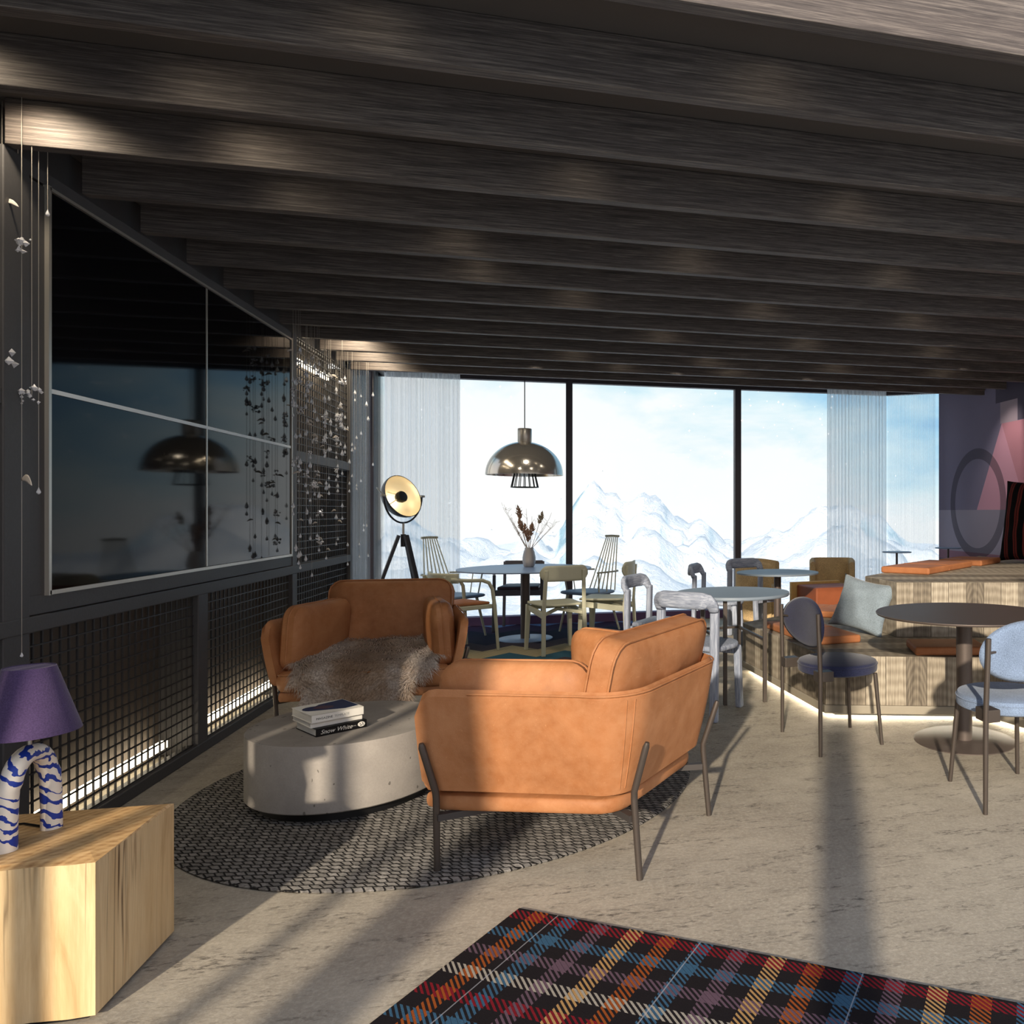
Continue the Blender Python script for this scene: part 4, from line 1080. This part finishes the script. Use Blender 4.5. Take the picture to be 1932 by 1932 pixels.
def rey_chair(label, loc, rz):
    t = thing('bent_wood_chair', label, 'chair', loc, rz, 'blue-grey wooden chairs with rounded backs'); m = MAT['ash']
    pl = arc(.02, 0, .215, R(-90), R(90), 14) + [(-.17, .205), (-.17, -.205)]
    P, _ = rsamp(pl + [pl[0]], 49); cushion_slab([tuple(p) for p in P[:-1]], .425, .46, .014, 0).build('seat', m, t, smooth=True)
    for sg in (1, -1):
        MB().bar((-.215, sg * .205, 0), (-.20, sg * .205, .715), .058, .04, (1, 0, 0)).build('leg', m, t, bev=.013, segs=3)
        MB().bar((.20, sg * .15, 0), (.17, sg * .15, .425), .045, .05, (1, 0, 0)).build('leg', m, t, bev=.013, segs=3)
    b = MB()
    pth = [(-.205, .205, .69), (-.225, .203, .73), (-.245, .185, .755), (-.262, .14, .76), (-.272, .0, .76), (-.262, -.14, .76), (-.245, -.185, .755), (-.225, -.203, .73), (-.205, -.205, .69)]
    Q, _ = rsamp([Vector(p) for p in pth], 33); ids = []
    for i, p in enumerate(Q):
        tg = (Q[min(i + 1, 32)] - Q[max(i - 1, 0)]).normalized(); nn = Vector((-1, 0, .12)); nn = (nn - tg * nn.dot(tg)).normalized(); bb = tg.cross(nn)
        e = abs(i / 16 - 1); hw_ = .054 if e < .55 else .054 - .022 * (e - .55) / .45; dw = .019 + .004 * (1 - e)
        ring = []
        for k in range(12):
            a_ = 2 * PI * k / 12; cc, ss = math.cos(a_), math.sin(a_)
            ring.append(b.vert(p + bb * hw_ * math.copysign(abs(cc) ** .6, cc) + nn * dw * math.copysign(abs(ss) ** .6, ss)))
        ids.append(ring)
    for A, B in zip(ids, ids[1:]):
        for k in range(12): b.face((A[k], A[(k + 1) % 12], B[(k + 1) % 12], B[k]))
    b.face(ids[0]); b.face(ids[-1][::-1]); b.build('backrest', MAT['ash_rail'], t, smooth=True, auto=False)
    b = MB(); b.box((-.185, 0, .40), (.03, .37, .05)); b.box((.15, 0, .395), (.03, .27, .05)); b.build('seat_rail', m, t, bev=.004)
    return t
rc = rey_chair('blue-grey wooden chair nearest the right sofa, seen from behind', (.87, 5.125, 0), R(47.6))
rg = 'blue-grey wooden chairs with rounded backs'
dup(rc, (.72, 6.25, 0), R(-30), 'blue-grey wooden chair facing right, between olive chair and grey table', rg)
dup(rc, (1.42, 7.50, 0), R(-22), 'blue-grey wooden chair seen side on behind the grey table', rg)
dup(rc, (1.93, 8.08, 0), R(-66), 'blue-grey wooden chair furthest back, against the brown tub chair', rg)

def tub_chair(label, loc, rz):
    t = thing('tub_chair', label, 'chair', loc, rz, 'brown upholstered tub chairs'); m = MAT['olive_wool']
    b = MB(); rows = []; n = 48
    for i in range(n + 1):
        a_ = R(55) + R(250) * i / n; e = abs(i / n - .5) * 2
        r = .265; ct, st_ = math.cos(a_), math.sin(a_); k = (abs(ct) ** 4 + abs(st_) ** 4) ** -.25
        x, y = r * k * ct, r * k * st_; top = .77 - .03 * max(0, (e - .5) / .5) ** 2; row = []
        for o, z in ((0, .03), (0, top - .02), (-.02, top), (-.05, top), (-.065, top - .02), (-.065, .35)):
            f = (r * k + o) / (r * k); row.append(b.vert((x * f, y * f, z)))
        rows.append(row)
    for A, B in zip(rows, rows[1:]):
        for k in range(5): b.face((A[k], A[k + 1], B[k + 1], B[k]))
        b.face((A[5], A[0], B[0], B[5]))
    b.face(rows[0]); b.face(rows[-1][::-1]); b.build('shell', m, t, smooth=True)
    P, _ = rsamp([(-.2, -.2), (.2, -.21), (.25, 0), (.2, .21), (-.2, .2), (-.215, 0), (-.2, -.2)], 37)
    cushion_slab([tuple(p) for p in P[:-1]], .33, .47, .025, .02).build('seat_cushion', m, t, smooth=True)
    b = MB(); b.prism([(-.19, -.19), (.2, -.19), (.2, .19), (-.19, .19)], .05, .33); b.build('base', m, t, bev=.02)
    b = MB(); b.prism([(-.17, -.17), (.18, -.17), (.18, .17), (-.17, .17)], 0, .05); b.build('foot', MAT['ink_black'], t)
tub_chair('brown upholstered tub chair facing the camera in front of the right curtain', (2.99, 8.72, 0), R(-108))
tub_chair('brown upholstered tub chair behind the furthest blue-grey chair', (2.13, 8.74, 0), R(-25))

# leather lounge block with an oak back
t = thing('leather_bench', 'brown leather block seat with an oak back panel behind the lower platform', 'bench', (2.60, 7.72, 0), R(10))
b = MB(); b.box((0, 0, .17), (.50, .44, .34)); b.build('leather_base', MAT['brown_leather'], t, bev=.015, segs=3)
b = MB(); b.box((0, 0, .45), (.50, .44, .21)); b.build('leather_block', MAT['brown_leather'], t, bev=.015, segs=3)
b = MB(); b.box((-.02, .245, .29), (.58, .045, .58)); b.build('oak_back', MAT['crate_oak'], t, bev=.004)

# ------------------------------------------------------------------ stepped platform
low = [(1.582, 4.748), (2.523, 4.456), (2.82, 3.43), (4.66, 3.43), (4.66, 9.3), (1.865, 6.728), (1.395, 6.345)]
t = thing('lower_platform', 'lower timber platform step with glowing base', 'platform', (1.582, 4.748, 0))
rel = [(x - 1.582, y - 4.748) for x, y in low]
def inset(poly, d):
    n = len(poly); out = []
    for i in range(n):
        p = Vector(poly[i]); a_ = (p - Vector(poly[i - 1])).normalized(); b_ = (Vector(poly[(i + 1) % n]) - p).normalized()
        n1 = Vector((-a_.y, a_.x)); n2 = Vector((-b_.y, b_.x)); k = d / max(.35, (1 + n1.dot(n2)) / 2) ; q = p + (n1 + n2) * .5 * k
        out.append((q.x, q.y))
    return out
MB().prism(rel, .088, .40, topdir=SIDE).build('planked_body', MAT['planks'], t, bev=.004)
MB().prism(inset(rel, -.005), .034, .088).build('plinth_band', MAT['plinth_paint'], t, bev=.006)
MB().prism(inset(rel, .10), 0, .034).build('recessed_foot', MAT['ink_black'], t)
b = MB(); pi_ = inset(rel, .07)
for i, j in ((0, 1), (1, 2), (6, 0)):
    p, q_ = Vector(pi_[i]), Vector(pi_[j]); b.bar((p.x, p.y, .026), (q_.x, q_.y, .026), .014, .012)
b.build('light_strip', MAT['floor_led'], t, label='glowing strip under the platform edge')
up = [(2.319, 5.324), (3.27, 5.085), (3.55, 4.2), (4.66, 4.2), (4.66, 8.30), (2.306, 5.913)]
t = thing('upper_platform', 'upper timber platform step standing on the lower one', 'platform', (2.319, 5.324, .4005))
MB().prism([(x - 2.319, y - 5.324) for x, y in up], 0, .40, topdir=SIDE).build('planked_body', MAT['planks'], t, bev=.004)

def slab_cushion(label, p, rz, w, d, seams=(), h=.055):
    t = thing('seat_cushion', label, 'cushion', p, rz, 'orange leather seat cushions on the platform')
    pl = [(0, 0), (w * .33, 0), (w * .67, 0), (w, 0), (w, d / 2), (w, d), (w * .67, d), (w * .33, d), (0, d), (0, d / 2)]
    b = MB(); b.box((w / 2, d / 2, h / 2), (w, d, h)); b.build('pad', MAT['seat_leather'], t, bev=.016, segs=4)
    for s in seams:
        b = MB(); b.tube([(w * s, -.0005, .01), (w * s, .006, h - .004), (w * s, .02, h + .0005), (w * s, d - .02, h + .0005), (w * s, d - .006, h - .004)], .003, 6); b.build('seam', MAT['seat_leather'], t, smooth=True)
slab_cushion('orange leather cushion near the lower platform edge behind the navy chair', (1.985, 5.16, .401), R(96.7), .88, .385, (.5,))
slab_cushion('orange leather cushion on the lower platform behind the grey pillow', (1.865, 6.70, .401), R(-41.5), .46, .50, (.5,))
slab_cushion('orange leather cushion on the lower platform behind the bronze table column', (2.135, 4.60, .401), R(-14.25), .47, .34)
slab_cushion('orange leather cushion at the left end of the upper platform', (2.852, 5.884, .801), R(43), 1.10, .43, (.43,))
slab_cushion('orange leather cushion on the upper platform nearest the striped pillow', (3.79, 6.70, .801), R(43), .62, .43, (.5,))

t = thing('throw_pillow', 'grey-blue throw pillow leaning against the upper platform step', 'pillow', (2.15, 5.56, .412))
b = pillow(.48, .42, .15, 2.4, 26, .13, 4, .005); M = Matrix.Translation((0, 0, .20)) @ Matrix.Rotation(R(-50), 4, 'Z') @ Matrix.Rotation(R(68), 4, 'X') @ Matrix.Rotation(R(-9), 4, 'Z')
b.v = [M @ v for v in b.v]; weld(b.build('cover', MAT['pillow_grey'], t, smooth=True, auto=False), .001)
t = thing('striped_pillow', 'large red and black striped pillow cut off at the right edge', 'pillow', (4.48, 6.98, .82))
b = pillow(.62, .84, .2, 2.4, 26, .07, 9, .005); M = Matrix.Translation((0, 0, .405)) @ Matrix.Rotation(R(-66), 4, 'Z') @ Matrix.Rotation(R(80), 4, 'X')
b.M = Matrix()
o = b.build('cover', MAT['stripe'], t, smooth=True, auto=False); weld(o, .001); o.matrix_local = M

# ------------------------------------------------------------------ hanging crystals
def cluster_mesh(b, p, rnd, s=.03, n=6):
    for i in range(n):
        q = p + Vector((rnd.uniform(-s, s), rnd.uniform(-s, s), rnd.uniform(-s, s) * 1.2)); r = s * rnd.uniform(.25, .6)
        ids = [b.vert(q + Vector((x, y, z)).normalized() * r * rnd.uniform(.6, 1.25)) for x, y, z in ((1, 0, 0), (-1, 0, 0), (0, 1, 0), (0, -1, 0), (0, 0, 1), (0, 0, -1))]
        for f in ((0, 2, 4), (2, 1, 4), (1, 3, 4), (3, 0, 4), (2, 0, 5), (1, 2, 5), (3, 1, 5), (0, 3, 5)): b.face([ids[k] for k in f])
def strand(x, y, ztop, label, items, rnd, group, r=.0012):
    t = thing('crystal_strand', label, 'hanging ornament', (x, y, ztop), 0, group)
    zb = min(i[1] for i in items)
    MB().tube([(0, 0, 0), (0, 0, zb - ztop)], r, 6).build('cable', MAT['silver_trim'], t, smooth=True)
    for kind, z, s in items:
        z -= ztop; b = MB()
        if kind == 'drop':
            b.lathe([(0, 1.7 * s), (.12 * s, 1.2 * s), (.4 * s, .4 * s), (.62 * s, -.2 * s), (.5 * s, -.7 * s), (.2 * s, -.95 * s), (0, -1.0 * s)], c=(0, 0, z), n=14); b.build('glass_drop', MAT['crystal'], t, smooth=True)
        elif kind == 'cluster':
            cluster_mesh(b, Vector((0, 0, z)), rnd, s, 13); b.build('crystal_cluster', MAT['crystal'], t)
        else:
            a_ = rnd.uniform(0, 6); d = SD * rnd.choice((-1, 1)) * rnd.uniform(.8, 1) + F * rnd.uniform(-.4, .4); tip = d * s * 2.6 + Vector((0, 0, -s * .7)); w = Vector((0, 0, 1)) * s * .42
            b.grid(lambda u_, v_: Vector((0, 0, z)) + tip * u_ + Vector((0, 0, .5 * s * math.sin(PI * u_))) + (w + F * .1 * s) * (v_ - .5) * 2 * math.sin(PI * min(1, u_ * .95 + .04)) ** .7, 9, 5); b.build('glass_leaf', MAT['snow_leaf'], t, smooth=True, solid=.002)
    return t
rnd = random.Random(21)
def at(px, Y, py):
    X = (px - 1449) / 1480 * Y; return X * .9692 + Y * .2462, -X * .2462 + Y * .9692, 1.315 - (py - 966) / 1480 * Y
gl = 'crystal strands at the left edge'
for px, Y, items, lab in ((90, 2.86, [('drop', 403, .011)], 'short cable with one clear glass drop in front of the screen corner'),
                          (73, 2.84, [('drop', 927, .011)], 'cable with a glass bead hanging along the left edge of the screens'),
                          (60, 2.80, [('cluster', 745, .022)], 'cable ending in a crystal cluster just left of the screens'),
                          (41, 2.78, [('cluster', 462, .022), ('leaf', 905, .03), ('drop', 1236, .008)], 'long cable with crystal cluster and leaf reaching down behind the lamp'),
                          (34, 2.86, [('cluster', 752, .02)], 'cable with a crystal cluster, second strand from the left edge'),
                          (4, 2.80, [('leaf', 380, .02), ('drop', 590, .016), ('cluster', 672, .03), ('leaf', 690, .035), ('leaf', 795, .03), ('drop', 1104, .012)], 'leftmost cable crowded with crystals and glass leaves')):
    x, y, _ = at(px, Y, 0); strand(x, y, ZC, lab, [(k_, at(px, Y, py)[2], s) for k_, py, s in items], rnd, gl)
gr = 'crystal strands in front of the far mesh wall'
for i in range(34):
    px = 553 + 150 * ((i * .618034) % 1) ** 1.0; v = rnd.uniform(6.6, 7.8) if px < 650 else rnd.uniform(7.7, 8.2)
    tt = (px - 1449) / 1480; Y = v / (.9692 - tt * .2462)
    x, y, _ = at(px, Y, 0)
    if x < -1.93: Y *= 1.8 / abs(x) if x < 0 else 1; x, y, _ = at(px, Y, 0); 
    while x < -1.9: Y *= .97; x, y, _ = at(px, Y, 0)
    zt = ZC if y < 8.2 else 2.75
    kk = abs(((y - 7.89) / .4535) % 1) * .4535
    if kk < .06: y += .08
    items = []
    lowest = rnd.uniform(.85, 1.9) if px < 660 else rnd.uniform(.9, 1.9)
    nn = rnd.randint(5, 10) if px < 655 else rnd.randint(1, 2)
    zz = lowest
    items.append(('drop', zz, .014))
    for k_ in range(nn):
        zz = lowest + (2.45 - lowest) * rnd.random(); items.append((rnd.choice(('drop', 'drop', 'drop', 'drop', 'cluster', 'leaf')) if px < 655 else 'drop', zz, rnd.uniform(.012, .021)))
    lab = 'cable strung with glass drops, crystals and leaves before the far mesh wall' if px < 655 else 'thin cable with few glass drops in front of the white corner curtain'
    strand(x, y, zt, lab, items, rnd, gr if px < 655 else 'crystal strands before the corner curtain', .0011)

# ------------------------------------------------------------------ light
def sun():
    l = bpy.data.lights.new('sun', 'SUN'); l.energy = 5.4; l.color = (1, .87, .70); l.angle = R(1.3)
    o = bpy.data.objects.new('sun', l); COL.objects.link(o)
    el = R(19.5); d = Vector((.318 * math.cos(el), .948 * math.cos(el), -math.sin(el)))
    o.rotation_euler = d.to_track_quat('-Z', 'Y').to_euler(); o.location = (-6, -20, 9)
sun()
def spot(p, d, e, col=(1, .85, .64), size=R(80), blend=.8, r=.03):
    l = bpy.data.lights.new('downlight_or_fill', 'SPOT'); l.energy = e; l.color = col; l.spot_size = size; l.spot_blend = blend; l.shadow_soft_size = r
    o = bpy.data.objects.new('downlight_or_fill', l); COL.objects.link(o); o.location = p; o.rotation_euler = Vector(d).to_track_quat('-Z', 'Y').to_euler()
# wall washers by the crystals, plus wide soft spots added to spread their glow inward
spot((-1.82, 3.20, 2.765), (.0, .25, -1), 17, size=R(150)); spot((-1.2, 3.2, 2.765), (.5, .3, -1), 7, size=R(170), blend=1, r=.2); spot((-1.2, 2.72, 2.765), (.5, .3, -1), 5, size=R(170), blend=1, r=.2); spot((-1.2, 3.66, 2.765), (.5, .3, -1), 3, size=R(170), blend=1, r=.2); spot((-1.85, 2.75, 2.765), (.05, .25, -1), 10, size=R(150))
for v in (6.78, 7.22, 7.66): spot((-1.66, v, 2.765), (-.1, .4, -1), 20, size=R(150))
# recessed downlights between the beams
for i, u in [(12, 0.62), (10, 0.04), (10, 1.23), (8, 0.64), (8, 1.84), (6, 0.03), (6, 1.26), (6, 2.4), (4, 0.7), (4, 1.87), (4, 3.01), (2, 0.04), (2, 1.23), (2, 2.43), (2, 3.54), (1, 0.47), (1, 1.53), (8, -0.56), (10, -1.17), (12, -0.55), (7, -0.5)]:
    spot((u, 7.89 - .4535 * i - .17, 2.778), (0, .5, -1), .85, size=R(150), blend=1, r=.05)
for u, v in ((-.9, 5.9), (.5, 6.1), (1.7, 6.2), (2.9, 5.6), (-.3, 7.35), (1.0, 7.35), (2.3, 7.35), (3.5, 6.5)):  # added fill spots below the beams, no fittings there, to brighten the far half
    spot((u, v, 2.60), (0, .55, -1), 15, (1, .9, .76), R(115), 1, .08)
spot((4.1, 7.5, 2.76), (.5, .1, -1), 34, (1, .9, .8), R(80))

W = bpy.data.worlds.new('sky'); S.world = W; W.use_nodes = True; nt = W.node_tree; nt.nodes.clear()
class WN(NB):
    def __init__(self, nt_): self.nt = nt_
N = WN(nt); g = N.co('Generated'); s = N.sep(g)
front = N.m('ADD', N.m('MULTIPLY', s[0], .246), N.m('MULTIPLY', s[1], .969)); rgt = N.m('SUBTRACT', N.m('MULTIPLY', s[0], .969), N.m('MULTIPLY', s[1], .246))
cl = N.noise(N.mp(g, (1, 1, 2.2)), 5.5, 6, .6, .3)
blue = N.m('ADD', N.m('MULTIPLY', s[2], 5.0), N.m('MULTIPLY', rgt, 1.5))
blue = N.m('ADD', blue, N.m('MULTIPLY', N.m('SUBTRACT', cl, .5), 1.5))
fcol = N.ramp(N.rng(blue, -.35, 1.1), [(0, (1.0, .985, .96)), (.42, (.96, .975, .97)), (.62, (.72, .88, .93)), (.85, (.42, .68, .86)), (1, (.3, .55, .8))])
bk = N.ramp(N.rng(s[2], -.1, .8), [(0, (.66, .62, .60)), (.4, (.52, .52, .56)), (1, (.34, .40, .54))])
ff = N.rng(front, -.1, .35)
col = N.mix(ff, bk, fcol)
bgn = N.n('ShaderNodeBackground'); N.set(bgn.inputs[0], col); N.set(bgn.inputs[1], N.rng(front, -.1, .35, 2.0, 1.08))
wo = N.n('ShaderNodeOutputWorld'); nt.links.new(bgn.outputs[0], wo.inputs[0])

S.view_settings.view_transform = 'Standard'; S.view_settings.look = 'None'; S.view_settings.exposure = 0; S.view_settings.gamma = 1; S.view_settings.use_curve_mapping = False
S.cycles.max_bounces = 10; S.cycles.transparent_max_bounces = 24
